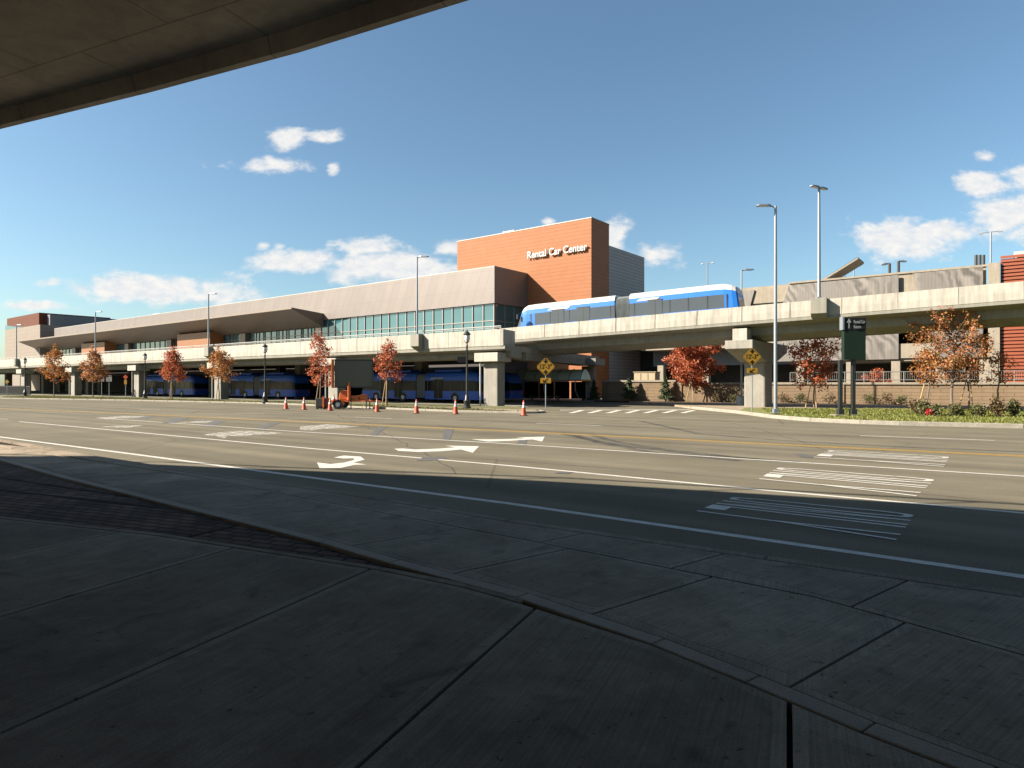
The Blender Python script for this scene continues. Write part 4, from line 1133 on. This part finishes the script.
def lantern(label):
    t = thing('lamp_post', label, 'lamp post', (0, 0, 0), 0, 'black ornamental lamp posts')
    mb = MB(); mb.lathe((0, 0, 0), [(.30, 0), (.30, .12), (.24, .18), (.22, .5), (.26, .56), (.16, .66), (.13, .95), (.10, 1.0)], 14); mb.build('base', 'black_paint', t, smooth=True)
    mb = MB(); mb.lathe((0, 0, 0), [(.085, .98), (.075, 2.5), (.06, 4.5), (.09, 4.55), (.055, 4.62), (.055, 4.75), (.15, 4.82)], 12); mb.build('pole', 'black_paint', t, smooth=True)
    mb = MB(); mb.lathe((0, 0, 0), [(.11, 4.821), (.19, 5.0), (.20, 5.22), (.17, 5.34)], 12); mb.build('lantern', 'lens', t, smooth=True)
    mb = MB()
    for k in range(4):
        a = math.pi/2*k+.4
        mb.tube([(.14*math.cos(a), .14*math.sin(a), 4.82), (.215*math.cos(a), .215*math.sin(a), 5.1), (.19*math.cos(a), .19*math.sin(a), 5.36)], .018, 5)
    mb.lathe((0, 0, 0), [(.26, 5.34), (.27, 5.38), (.20, 5.48), (.10, 5.58), (.04, 5.62), (.045, 5.7), (.0, 5.76)], 14); mb.build('cap', 'black_paint', t, smooth=True)
    return t
ln = lantern('black ornamental lamp post with a small dark sign, beside the end pier of the viaduct')
ln.location = gp(467, 408.8, .11)
mb = MB(); mb.box((-.38, 0, 3.55), (.62, .05, .42)); mb.box((-.06, 0, 3.7), (.12, .03, .03)); mb.build('sign_plate', 'sign_black', ln)
ln2 = lantern('black ornamental lamp post left of the first traffic cones'); ln2.location = gp(265, 402.7, .11)
dup(ln2, gp(145, 398.4, .11), 0, 'black ornamental lamp post right of the two white road signs')
dup(ln2, gp(25, 396.2, .11), 0, 'farthest and smallest black ornamental lamp post, by the dark fence')

# ------------------------------------------------------------------ signs
def clearance(px, py, ytop, label):
    p = gp(px, py, .13); d = p.y; k = F/d
    t = thing('clearance_sign', label, 'sign', p, 0, 'yellow low clearance signs')
    z = lambda y: HC+(384-y)/k
    zc = z(ytop+9.6); hd = 9.7/k
    mb = MB(); mb.tube([(p.x, p.y, p.z), (p.x, p.y, zc+hd*.8)], .035, 8); mb.build('post', 'galvanised', t)
    yf = p.y-.05
    def dia(mb, h, y0, y1, cut=.10):
        P = []
        for a in range(4):
            c, s = [(1, 0), (0, 1), (-1, 0), (0, -1)][a]
            e = (-s, c)
            P += [(p.x+h*(c*(1-cut))-h*cut*e[0]*1, zc+h*(s*(1-cut))-h*cut*e[1]), (p.x+h*(c*(1-cut))+h*cut*e[0], zc+h*(s*(1-cut))+h*cut*e[1])]
        mb.loft([[Vector((x, y, zz)) for x, zz in P] for y in (y0, y1)])
    mb = MB(); dia(mb, hd, yf, yf+.012); f = mb.build('sign_face', 'sign_yellow', t)
    mb = MB()
    def ringq(h0, h1):
        pts = [(1, 0), (0, 1), (-1, 0), (0, -1)]
        for i in range(4):
            a, b = pts[i], pts[(i+1) % 4]
            mb.poly([(p.x+a[0]*h0, yf-.003, zc+a[1]*h0), (p.x+b[0]*h0, yf-.003, zc+b[1]*h0), (p.x+b[0]*h1, yf-.003, zc+b[1]*h1), (p.x+a[0]*h1, yf-.003, zc+a[1]*h1)])
    ringq(hd*.93, hd*.90)
    for s in (1, -1):           # the two triangles pointing at the figure
        mb.poly([(p.x-hd*.27, yf-.004, zc+s*hd*.62), (p.x+hd*.27, yf-.004, zc+s*hd*.62), (p.x, yf-.004, zc+s*hd*.30)])
        mb.box((p.x, yf-.003, zc+s*hd*.70), (hd*.16, .004, hd*.2))
    mb.build('emblem', 'sign_black', f, recalc=False)
    text_mesh("12'-3\"", hd*.66, .002, 'sign_black', face_matrix((p.x-hd*.60, yf-.004, zc-hd*.20), (1, 0)), 'lettering', f, hd*1.2)
    za = z(ytop+23.4); w_, h_ = 5.3/k, 2.6/k
    mb = MB(); mb.box((p.x, yf+.006, za), (2*w_, .012, 2*h_)); f2 = mb.build('plaque', 'sign_yellow', t, bevel=.004)
    mb = MB()                   # arrow pointing down to the left
    y = yf-.004
    q = lambda a, b: (p.x+a*w_, y, za+b*h_)
    mb.poly([q(.55, .75), q(.30, .75), q(-.22, -.05), q(.0, -.25)])
    mb.poly([q(-.5, -.8), q(-.5, .35), q(.35, -.8)])
    mb.build('arrow', 'sign_black', f2, recalc=False)
clearance(545.7, 408.6, 357.2, 'yellow diamond sign reading 12\'-3" at the corner beside the green shelter')
clearance(752, 411.4, 347.3, 'yellow diamond sign reading 12\'-3" in front of the ramp pier')

# dark green wayfinding sign
p = gp(841.5, 415.6, .125); d = p.y; k = F/d; z = lambda y: HC+(384-y)/k
gs = thing('wayfinding_sign', 'tall dark green directional sign on two black posts, white arrow on its header', 'sign', p, 0)
wx = lambda px: (px-512)/k
gdir = Vector((1, -.06, 0))
for px in (841.0, 853.5):
    mb = MB(); mb.box((wx(px)+.02, d+.12-.06*(wx(px)-p.x), (z(360)+.1)/2), (.2, .2, z(360)-.1)); mb.box((wx(px)+.02, d+.12-.06*(wx(px)-p.x), .3), (.32, .32, .36)); mb.build('post', 'black_paint', gs, bevel=.02)
mb = MB(); mb.box((wx(841), d+.1, .15), (.9, .7, .06)); mb.box((wx(853.5), d+.1, .15), (.9, .7, .06)); mb.build('footing', 'concrete_kerb', gs)
xc = (wx(843)+wx(864))/2; wid = wx(864)-wx(843)
mb = MB(); mb.box((xc, d, (z(360)+z(330.6))/2), (wid, .34, z(330.6)-z(360)-.01), (1, -.06)); mb.build('panel', 'sign_green', gs, bevel=.01)
mb = MB(); mb.box((xc, d, (z(330.5)+z(318))/2), (wid+.03, .36, z(318)-z(330.5)), (1, -.06)); hd_ = mb.build('header', 'sign_black', gs, bevel=.01)
mb = MB(); mb.box((wx(843)-.05, d+.02, (z(330)+z(317))/2), (.09, .40, z(317)-z(330)), (1, -.06)); mb.build('edge_strip', 'galvanised', gs)
fy = d-.185
o = Vector((xc-wid*.08, fy-.035, z(323.6)))
text_mesh('Rental Car', .25, .003, 'letter_sign', face_matrix(o, gdir), 'lettering', hd_, wid*.52)
text_mesh('Return', .25, .003, 'letter_sign', face_matrix(o+Vector((0, 0, -.28)), gdir), 'lettering', hd_, wid*.33)
mb = MB(); ax_ = xc-wid*.30
def qy(a, b): return (ax_+a, fy-.02-.06*(ax_+a-xc)-.01, z(324)+b)
mb.poly([qy(-.03, -.26), qy(.03, -.26), qy(.03, .1), qy(-.03, .1)]); mb.poly([qy(-.13, .06), qy(.13, .06), qy(0, .30)])
mb.build('arrow', 'letter_sign', hd_, recalc=False)

# small signs at far left
def post_sign(name, label, px, py, y0, y1, wpx, m, posts=(0,), shape='box'):
    p = gp(px, py, .1); k = F/p.y
    t = thing(name, label, 'sign', p); z = lambda y: HC+(384-y)/k
    for dx in posts:
        mb = MB(); mb.tube([(p.x+dx/k, p.y+.06, .1), (p.x+dx/k, p.y+.06, z(y0)-.1)], .05, 8); mb.build('post', 'galvanised', t)
    mb = MB(); zc, hh, ww = (z(y0)+z(y1))/2, (z(y0)-z(y1))/2, wpx/2/k
    if shape == 'box': mb.box((p.x, p.y, zc), (2*ww, .03, 2*hh))
    else: mb.loft([[Vector((p.x+a*ww, y, zc+b*hh)) for a, b in ((1, 0), (0, 1), (-1, 0), (0, -1))] for y in (p.y-.015, p.y+.015)])
    f = mb.build('sign_face', m, t)
    return t, p, k, zc, ww, hh, f
for px, lb in ((101.5, 'white rectangular road sign facing the road, left one of a pair'), (109, 'white rectangular road sign facing the road, right one of a pair')):
    t, p, k, zc, ww, hh, f = post_sign('road_sign', lb, px, 396.3, 375.4, 381.5, 5.6, 'sign_face')
    mb = MB()
    for j in range(3): mb.box((p.x-.05, p.y-.017, zc+.25-j*.25), (ww*(1.3, 1.0, 1.2)[j], .006, .07))
    mb.build('lettering', 'dark_metal', f)
t, p, k, zc, ww, hh, f = post_sign('pedestrian_sign', 'orange diamond warning sign on a post under the viaduct, left of the small red tree', 125.5, 397.3, 374.5, 379.5, 5, 'safety_orange', (0,), 'dia')
mb = MB(); mb.box((p.x, p.y, zc-hh-.35), (ww*1.1, .03, .6)); mb.build('plaque', 'sign_yellow', t)
t, p, k, zc, ww, hh, f = post_sign('crossing_sign', 'yellow diamond crossing sign at the far left edge by the fence', 7, 395.6, 379.5, 384, 4.6, 'sign_yellow', (0,), 'dia')
# fence at far left
p0, p1 = gp(-6, 395.2, .02), gp(30, 396.2, .02)
fn = thing('dark_fence', 'dark picket fence under the far left end of the viaduct', 'fence', p0)
mb = MB()
for i in range(90):
    q = p0.lerp(p1, i/89); mb.tube([q, q+Vector((0, 0, 1.6))], .03, 5)
mb.build('picket', 'dark_metal', fn)
mb = MB()
for zz in (.25, 1.5): mb.tube([p0+Vector((0, 0, zz)), p1+Vector((0, 0, zz))], .035, 6)
mb.build('rail', 'dark_metal', fn)

# ------------------------------------------------------------------ traffic cones
def make_cone(label):
    t = thing('traffic_cone', label, 'traffic cone', (0, 0, 0), 0, 'orange traffic cones along the far kerb')
    mb = MB(); mb.box((0, 0, .02), (.40, .40, .04)); mb.build('base', 'rubber', t, bevel=.01)
    mb = MB(); mb.lathe((0, 0, 0), [(.17, .04), (.158, .07), (.113, .42), (.0865, .5601), (.066, .6601), (.047, .86), (.04, .91), (.0, .912)], 20); bd = mb.build('cone_body', 'safety_orange', t, smooth=True)
    mb = MB(); mb.lathe((0, 0, 0), [(.107, .48), (.109, .482), (.0902, .56), (.074, .64), (.072, .642), (.055, .64)], 20); mb.build('reflective_collar', 'cone_white', bd, smooth=True)
    mb = MB(); mb.lathe((0, 0, 0), [(.060, .70), (.064, .701), (.0535, .80), (.05, .801)], 20); mb.build('reflective_collar', 'cone_white', bd, smooth=True)
    return t
cones = [(286, 409.2, 'orange traffic cone farthest along the row, nearest the black lamp post on the left'), (304, 409.8, 'orange traffic cone second in the row, just left of the dark battery box'),
         (330, 410.8, 'orange traffic cone in front of the orange trailer, between battery box and wheel'), (333.8, 405.8, 'orange traffic cone half hidden behind the orange trailer'),
         (377, 412.0, 'orange traffic cone at the tongue end of the orange trailer, below a red tree'), (416.5, 413.5, 'orange traffic cone midway between the trailer and the tall black lamp post'),
         (455.6, 414.1, 'orange traffic cone just left of the tall black lamp post'), (523.7, 415.7, 'orange traffic cone at the right end of the row, beside the corner kerb')]
cone0 = make_cone(cones[0][2])
for i, (x, y, lb) in enumerate(cones):
    p = gp(x, y)
    if y > 406: p.z = .001
    else: p.z = .11
    if i == 0: cone0.location = p
    else: dup(cone0, p, R(random.Random(i).uniform(-40, 40)), lb)

# ------------------------------------------------------------------ message board trailer
q0 = gp(348, 409.3); d = q0.y; k = F/d
vb = thing('message_board', 'portable road message board with a dark panel on an orange trailer', 'message board', q0)
X = lambda px: (px-512)/k; Z = lambda y: HC+(384-y)/k
mb = MB(); a = Vector((1, .12, 0)).normalized()
cx = X(352.8); mb.box((cx, d+.25, (Z(360.2)+Z(387))/2), (X(371.6)-X(334.5), .16, Z(360.2)-Z(387)), (a.x, a.y)); pn = mb.build('display_panel', 'panel_dark', vb, bevel=.02)
mb = MB(); hw = (X(371.6)-X(334.5))/2; hh = (Z(360.2)-Z(387))/2; zc = (Z(360.2)+Z(387))/2
for s in (1, -1): mb.box((cx, d+.25-.02, zc+s*(hh+.03)), (2*hw+.1, .26, .06), (a.x, a.y))
mb.box(Vector((cx, d+.23, zc))+a*(hw+.035), (.06, .26, 2*hh+.12), (a.x, a.y)); mb.build('frame', 'dark_metal', pn)
mb = MB(); mb.box(Vector((cx, d+.15, zc))-a*(hw+.12), (.17, .36, 2*hh+.14), (a.x, a.y)); mb.build('side_housing', 'machine_orange', vb, bevel=.02)
mb = MB(); mb.tube([(X(348.6), d+.05, .7), (X(348.6), d+.05, Z(386))], .13, 12); mb.tube([(X(348.6), d+.1, Z(387)-.02), (X(348.6), d+.26, Z(387)+.5)], .09, 8); mb.build('mast', 'machine_orange', vb)
mb = MB(); mb.box((X(347), d+.1, .62), (X(366)-X(331), .12, .12)); mb.box((X(347), d+1.3, .62), (X(366)-X(331), .12, .12))
for px in (332, 340, 352, 365): mb.box((X(px), d+.7, .62), (.1, 1.3, .1))
mb.tube([(X(365), d+.15, .62), (X(374), d+.7, .58)], .06, 6); mb.tube([(X(365), d+1.25, .62), (X(374), d+.7, .58)], .06, 6)
mb.tube([(X(374), d+.7, .58), (X(378.5), d+.7, .56)], .055, 6)
mb.build('chassis', 'machine_orange', vb)
for dy in (-.06, 1.5):
    mb = MB(); mb.tube([(X(338.3), d+dy-.11, .36), (X(338.3), d+dy+.11, .36)], .36, 20); wh = mb.build('wheel', 'rubber', vb)
    mb = MB(); mb.tube([(X(338.3), d+dy-.125, .36), (X(338.3), d+dy+.125, .36)], .17, 14); mb.build('rim', 'galvanised', wh)
    mb = MB(); rings = []
    for j in range(9):
        th = math.pi*j/8; rings.append([Vector((X(338.3)+r*math.cos(th), d+dy+s*.15, .36+r*math.sin(th))) for r, s in ((.42, -1), (.42, 1), (.45, 1), (.45, -1))])
    mb.loft(rings); mb.build('mudguard', 'machine_orange', vb)
mb = MB(); mb.loft([[Vector((X(x), y, zz)) for x, zz in ((338, .72), (346.8, .72), (346.8, 1.40), (340.5, 1.42), (338.5, 1.12))] for y in (d+.2, d+1.2)]); mb.build('engine_box', 'machine_orange', vb, bevel=.03)
mb = MB(); mb.box((X(353), d+.55, .84), (.7, .8, .34)); mb.box((X(361.5), d+.6, .86), (.5, .7, .3)); mb.box((X(361.8), d+.5, 1.05), (.36, .4, .14)); mb.build('tool_box', 'machine_orange', vb, bevel=.03)
mb = MB(); mb.box((X(320.5), d+.5, .52), (X(326)-X(315.8), .95, .62)); mb.build('battery_box', 'dark_metal', vb, bevel=.03)
mb = MB()
for px in (317.5, 324.5):
    for dy in (.05, .95): mb.tube([(X(px), d+dy-.05, .13), (X(px), d+dy+.05, .13)], .13, 12)
mb.build('caster', 'rubber', vb)
mb = MB(); mb.box((X(323.4), d-.02, .55), (.12, .1, .8)); mb.box((X(328.5), d+.6, .62), (.5, .1, .1)); mb.build('jack', 'machine_orange', vb)
for px, dy in ((366, .1), (366, 1.3), (351, .0)):
    mb = MB(); mb.tube([(X(px), d+dy, .02), (X(px), d+dy, .85)], .04, 8); mb.lathe((X(px), d+dy, .0), [(.12, 0), (.12, .03)], 10); mb.build('leg', 'dark_metal', vb)

# ------------------------------------------------------------------ bus shelter
sx0, sx1 = gp(513, 399.5).x*1.0, 0
d = 74.0; k = F/d; X = lambda px: (px-512)/k
sh = thing('bus_shelter', 'bus shelter with a green barrel glass roof and pale curved hoops', 'shelter', (X(540), d, 0), 0)
a = Vector((.86, -.5, 0)).normalized(); b = Vector((.5, .86, 0)).normalized()
o = Vector((X(512.5), d, 0)); Ls = 8.4; wid = 2.9
def SP(t, q, z): return o+a*t+b*q+Vector((0, 0, z))
def arc(q): return 2.35+1.15*math.sin(math.pi*q)**.8
mb = MB(); N = 12
for i in range(6):
    for j in range(N):
        t0_, t1_ = Ls*i/6+.03, Ls*(i+1)/6-.03; q0_, q1_ = j/N, (j+1)/N
        mb.poly([SP(t0_, q0_*wid, arc(q0_)), SP(t1_, q0_*wid, arc(q0_)), SP(t1_, q1_*wid, arc(q1_)), SP(t0_, q1_*wid, arc(q1_))])
mb.build('glass_roof', 'glass_green', sh, recalc=False, up=1)
mb = MB()
for i in range(7):
    mb.tube([SP(Ls*i/6, j/N*wid, arc(j/N)+.02) for j in range(N+1)], .04, 6)
mb.build('roof_rib', 'trim_white', sh)
mb = MB()
mb.poly([SP(Ls, wid*.5, 2.36)]+[SP(Ls, j/N*wid, arc(j/N)) for j in range(N+1)]); mb.build('end_glass', 'glass_green', sh, recalc=False)
mb = MB(); mb.box(SP(Ls/2, 0, 2.30), (Ls, .08, .16), (a.x, a.y)); mb.box(SP(Ls/2, wid, 2.30), (Ls, .08, .16), (a.x, a.y)); mb.build('eaves_beam', 'trim_white', sh)
mb = MB(); mb.box(SP(Ls+.06, wid/2, 2.30), (.08, wid, .16), (a.x, a.y)); mb.build('end_beam', 'sign_yellow', sh)
for t in (.4, 4.0, 7.8):
    mb = MB()
    mb.tube([SP(t, 0, 2.3), SP(t, .05, 1.2), SP(t+.1, .5, .5), SP(t+.2, 1.2, .14)], .06, 8); mb.tube([SP(t, wid, 2.3), SP(t, wid, .05)], .06, 8)
    mb.build('hoop', 'trim_white', sh)
mb = MB()
for i in range(4): mb.box(SP(.9+i*2.0, wid-.05, 1.2), (1.8, .03, 1.9), (a.x, a.y))
mb.build('rear_glass', 'glass_dark', sh)
mb = MB(); mb.box(SP(3, 2.2, .48), (4.0, .45, .08), (a.x, a.y))
for t in (1.3, 4.7): mb.box(SP(t, 2.2, .23), (.1, .4, .42), (a.x, a.y))
mb.build('bench', 'mullion', sh)
# ------------------------------------------------------------------ trees and plants
def leaf(mb, c, s, rnd):
    n = Vector((rnd.gauss(0, 1), rnd.gauss(0, 1), rnd.gauss(0, 1)))
    if n.length < .01: n = Vector((0, 0, 1))
    n.normalize(); a = n.orthogonal().normalized(); b = n.cross(a); th = rnd.uniform(0, 6.28)
    a, b = a*math.cos(th)+b*math.sin(th), b*math.cos(th)-a*math.sin(th)
    mb.poly([c-a*s, c-b*s*.55+a*s*.1, c+a*s, c+b*s*.55+a*s*.1])
def tree(p, h, rad, z0, leafm, seed, label, n_br=16, per=42, ls=.10, group='young street trees in autumn colour', stakes=0, shape='cone', r0=.07, spread=.30):
    rnd = random.Random(seed)
    t = thing('young_tree', label, 'tree', p, 0, group)
    p = Vector(p); tops = []; q = p.copy(); wob = [q.copy()]
    for i in range(1, 7):
        wob.append(p+Vector((rnd.gauss(0, .05)*i*.5, rnd.gauss(0, .05)*i*.5, h*.96*i/6)))
    def at(z):
        f = max(0, min(5.999, z/(h*.96)*6)); i = int(f); return wob[i].lerp(wob[i+1], f-i)
    mb = MB(); mb.tube(wob, [r0, r0*.85, r0*.7, r0*.5, r0*.35, r0*.2, r0*.08], 8)
    lv = MB()
    def clump(c, n, s):
        for _ in range(n): leaf(lv, c+Vector((rnd.gauss(0, s), rnd.gauss(0, s), rnd.gauss(0, s*.8))), ls*rnd.uniform(.55, 1.25), rnd)
    tr = mb
    br = MB()
    for i in range(n_br):
        fz = (i+rnd.random()*.7)/n_br
        z = z0+(h*.93-z0)*fz
        env = (1-fz)**.75*.9+.12 if shape == 'cone' else math.sin(math.pi*min(1, .12+fz*.86))**.7
        ln_ = rad*env*rnd.uniform(.7, 1.15)
        az = i*2.399+rnd.uniform(-.5, .5)
        up = rnd.uniform(.25, .8) if shape == 'cone' else rnd.uniform(.35, .9)*(.5+fz)
        a0 = at(z*.93); e = a0+Vector((math.cos(az)*ln_, math.sin(az)*ln_, ln_*up))
        mid = a0.lerp(e, .5)+Vector((0, 0, -.04*ln_))
        br.tube([a0, mid, e], [r0*.34, r0*.2, r0*.06], 5)
        nsub = max(2, int(ln_/.38))
        for j in range(nsub):
            f = (j+1)/nsub
            s0 = a0.lerp(e, .25+.75*f)
            e2 = s0+Vector((rnd.gauss(0, .3), rnd.gauss(0, .3), rnd.uniform(-.05, .4)))*ln_*.5
            br.tube([s0, e2], [r0*.12, r0*.04], 4)
            clump(e2, int(per*rnd.uniform(.3, 1.0)), spread*.55)
            clump(s0, int(per*rnd.uniform(.1, .5)), spread*.45)
    clump(at(h*.95), int(per*.5), .15)
    trk = tr.build('trunk', 'bark', t, smooth=True)
    br.build('branches', 'bark', trk)
    lv.build('crown', leafm, t, recalc=False)
    for i in range(stakes):
        a = 2.1+i*2.6; b0 = p+Vector((math.cos(a)*.95, math.sin(a)*.4, 0)); b1 = p+Vector((math.cos(a)*.25, math.sin(a)*.1, 2.0))
        mb = MB(); mb.tube([b0, b1], .04, 6); mb.build('stake', 'stake', t)
    return t
def tpx(px, py, ytop, zbase=.11):
    p = gp(px, py, zbase); return p, (py-ytop)*p.y/F
for (px, py, yt, rpx, z0, lm, seed, lb, kw) in [
    (387, 406.0, 336, 16, 1.9, 'leaf_red', 5, 'slim red leaved tree with stakes, right of the dark message board', dict(stakes=2, n_br=20, per=46)),
    (320, 405.2, 326, 14, 1.6, 'leaf_red', 8, 'tallest slim rust red tree, just left of the dark message board', dict(stakes=1, n_br=24, per=42)),
    (219, 401.6, 345, 15, 1.9, 'leaf_orange', 13, 'dull orange tree in front of a viaduct pier, left of the lamp post', dict(stakes=1, n_br=20, per=46)),
    (172, 399.6, 345, 13, 1.9, 'leaf_red', 21, 'small bright red tree in front of the parked blue bus', dict(stakes=2, n_br=22, per=60)),
    (93, 397.8, 345, 14, 1.9, 'leaf_mixed', 34, 'orange and green tree left of the white road signs', dict(n_br=20, per=50)),
    (54, 397.2, 343, 14, 1.9, 'leaf_orange', 44, 'orange tree farthest left along the verge', dict(n_br=20, per=50)),
]:
    p, h = tpx(px, py, yt); kw = dict(kw)
    sc = p.y/58
    tree(p, h, rpx*p.y/F, z0*1.0, lm, seed, lb, ls=.10*sc**.6, spread=.34*sc**.5, **kw)
p = WP(tw_(692, 1.0), 1.0, .14); h = (402.6-346.5)*p.y/F; tree(p, h, 27*p.y/F, 1.5, 'leaf_red', 3, 'broad vivid red tree in front of the tan wall, behind the ramp', n_br=24, per=85, ls=.13, shape='round', group='red trees by the tan wall', stakes=2, spread=.42)
p, h = tpx(814, 407.6, 339, .14); tree(p, h, 26*p.y/F, 1.5, 'leaf_red', 9, 'dull red tree behind the grey street light, by the tan wall', n_br=24, per=36, ls=.11, shape='round', group='red trees by the tan wall', stakes=2, spread=.42)
p, h = tpx(952, 411.6, 306, .125); tree(p, h, 36*p.y/F, 1.9, 'leaf_mixed', 17, 'large thin crowned copper tree on the island at the right', n_br=30, per=28, ls=.10, shape='round', group='copper trees on the grass island', r0=.10, spread=.36)
p, h = tpx(969, 410.8, 330, .125); tree(p, h, 22*p.y/F, 1.9, 'leaf_orange', 19, 'smaller staked copper tree close behind the large one at the right', n_br=20, per=28, ls=.095, shape='round', group='copper trees on the grass island', stakes=2, spread=.34)
p, h = tpx(928, 411.0, 348, .125); tree(p, h, 15*p.y/F, 1.8, 'leaf_orange', 25, 'small sparse copper tree left of the large one on the island', n_br=16, per=36, ls=.09, shape='round', group='copper trees on the grass island', stakes=1, spread=.32)
p, h = tpx(992, 411.0, 345, .125); tree(p+Vector((0.4, 0, 0)), h*.95, 11*p.y/F, 1.8, 'leaf_mixed', 26, 'thin green tinged tree at the right end beside the red louvres', n_br=12, per=26, ls=.085, shape='round', group='copper trees on the grass island', spread=.32)
p = WP(tw_(878, -1.5), -1.5, 0); tree(p, 3.3, .8, .6, 'leaf_red', 29, 'small red bush like tree behind the wall railing', n_br=14, per=60, ls=.11, shape='round', group='red trees by the tan wall', spread=.3)

def conifer(p, h, r, seed, label):
    rnd = random.Random(seed); t = thing('conifer', label, 'tree', p, 0, 'small evergreens by the tan wall'); p = Vector(p)
    mb = MB(); mb.tube([p, p+Vector((0, 0, h*.95))], [.06, .015], 8); mb.build('trunk', 'bark', t)
    lv = MB()
    for i in range(1500):
        f = rnd.random()**1.3; z = .12+f*.88
        rr = r*(1-f)**.8*rnd.uniform(.35, 1.1)*(1+.3*math.sin(f*23+seed)); a = rnd.uniform(0, 6.28)
        leaf(lv, p+Vector((math.cos(a)*rr, math.sin(a)*rr, h*z-rr*.1)), rnd.uniform(.05, .13), rnd)
    lv.build('crown', 'leaf_evergreen', t, recalc=False)
conifer(WP(tw_(629, .8), .8, .15), 2.55, .75, 4, 'small dark evergreen before the tan wall, left of the beige cabinet')
conifer(WP(tw_(665.5, .8), .8, .15), 2.6, .68, 6, 'small dark evergreen before the tan wall, right of the beige cabinet')
p = gp(594, 401.7, .03); conifer(p, 2.3, .6, 7, 'narrow evergreen beside the ramp column at the end of the tan wall')

def shrub(p, h, r, seed, m, label, n=900, flowers=False):
    rnd = random.Random(seed); t = thing('shrub', label, 'shrub', p, 0, 'low shrubs along the wall and the island'); p = Vector(p)
    st = MB(); lv = MB()
    for i in range(12):
        a = rnd.uniform(0, 6.28); e = p+Vector((math.cos(a)*r*.8*rnd.random(), math.sin(a)*r*.8*rnd.random(), h*rnd.uniform(.5, 1)))
        st.tube([p, e], [.015, .006], 4)
        for _ in range(n//12): leaf(lv, e+Vector((rnd.gauss(0, r*.28), rnd.gauss(0, r*.28), rnd.gauss(0, h*.2)-h*.12)), rnd.uniform(.04, .085), rnd)
    st.build('stems', 'bark', t); lv.build('foliage', m, t, recalc=False)
    if flowers:
        mb = MB()
        for _ in range(60): leaf(mb, p+Vector((-.05+rnd.gauss(0, .09), -.5+rnd.gauss(0, .06), .25+rnd.gauss(0, .09))), .06, rnd)
        mb.build('flowers', 'petal', t, recalc=False)
SH = [(918, 414.2, 15, 1.0, 'leaf_brown', 'olive and brown shrub at the left end of the island row'), (924.5, 415.8, 12, .9, 'leaf_shrub', 'green shrub with a cluster of red flowers at its foot'),
      (936, 416.2, 12, .75, 'leaf_shrub', 'low rounded green shrub left of the big copper tree trunk'), (956, 416.6, 13, .8, 'leaf_shrub', 'low green shrub in front of the big copper tree trunk'),
      (978, 416.8, 13, .8, 'leaf_shrub', 'low green shrub in front of the smaller copper tree'), (997, 416.6, 13, 1.25, 'leaf_brown', 'tall brownish shrub near the right end of the island'),
      (1014, 416.4, 11, 1.05, 'leaf_shrub', 'dark green shrub beside the tall brownish one at the right edge'), (1034, 416.6, 12, 1.0, 'leaf_brown', 'brownish shrub cut by the right edge of the picture')]
for i, (px, py, wpx, h, m, lb) in enumerate(SH):
    p = gp(px, py, .125); shrub(p, h*.72, wpx/2*p.y/F, 50+i, m, lb, flowers='red flowers' in lb)
BED = [(716, 'small brown plant at the foot of the tan wall, right of the vivid red tree'), (733, 'small brown plant at the wall foot beside the ramp pier'), (783, 'small plant at the wall foot right of the grey street light'),
       (800, 'small plant at the wall foot just left of the dull red tree'), (829, 'small plant at the wall foot just left of the dark green sign'), (870, 'small plant at the wall foot, first right of the dark green sign'),
       (886, 'small plant at the wall foot, second right of the dark green sign'), (902, 'small plant at the wall foot, midway between green sign and shrub row')]
for i, (px, lb) in enumerate(BED):
    p = WP(tw_(px, .8), .8, .15); shrub(p, .75 if i % 3 else .9, .55, 80+i, ('leaf_brown', 'leaf_shrub')[i % 2], lb, n=420)
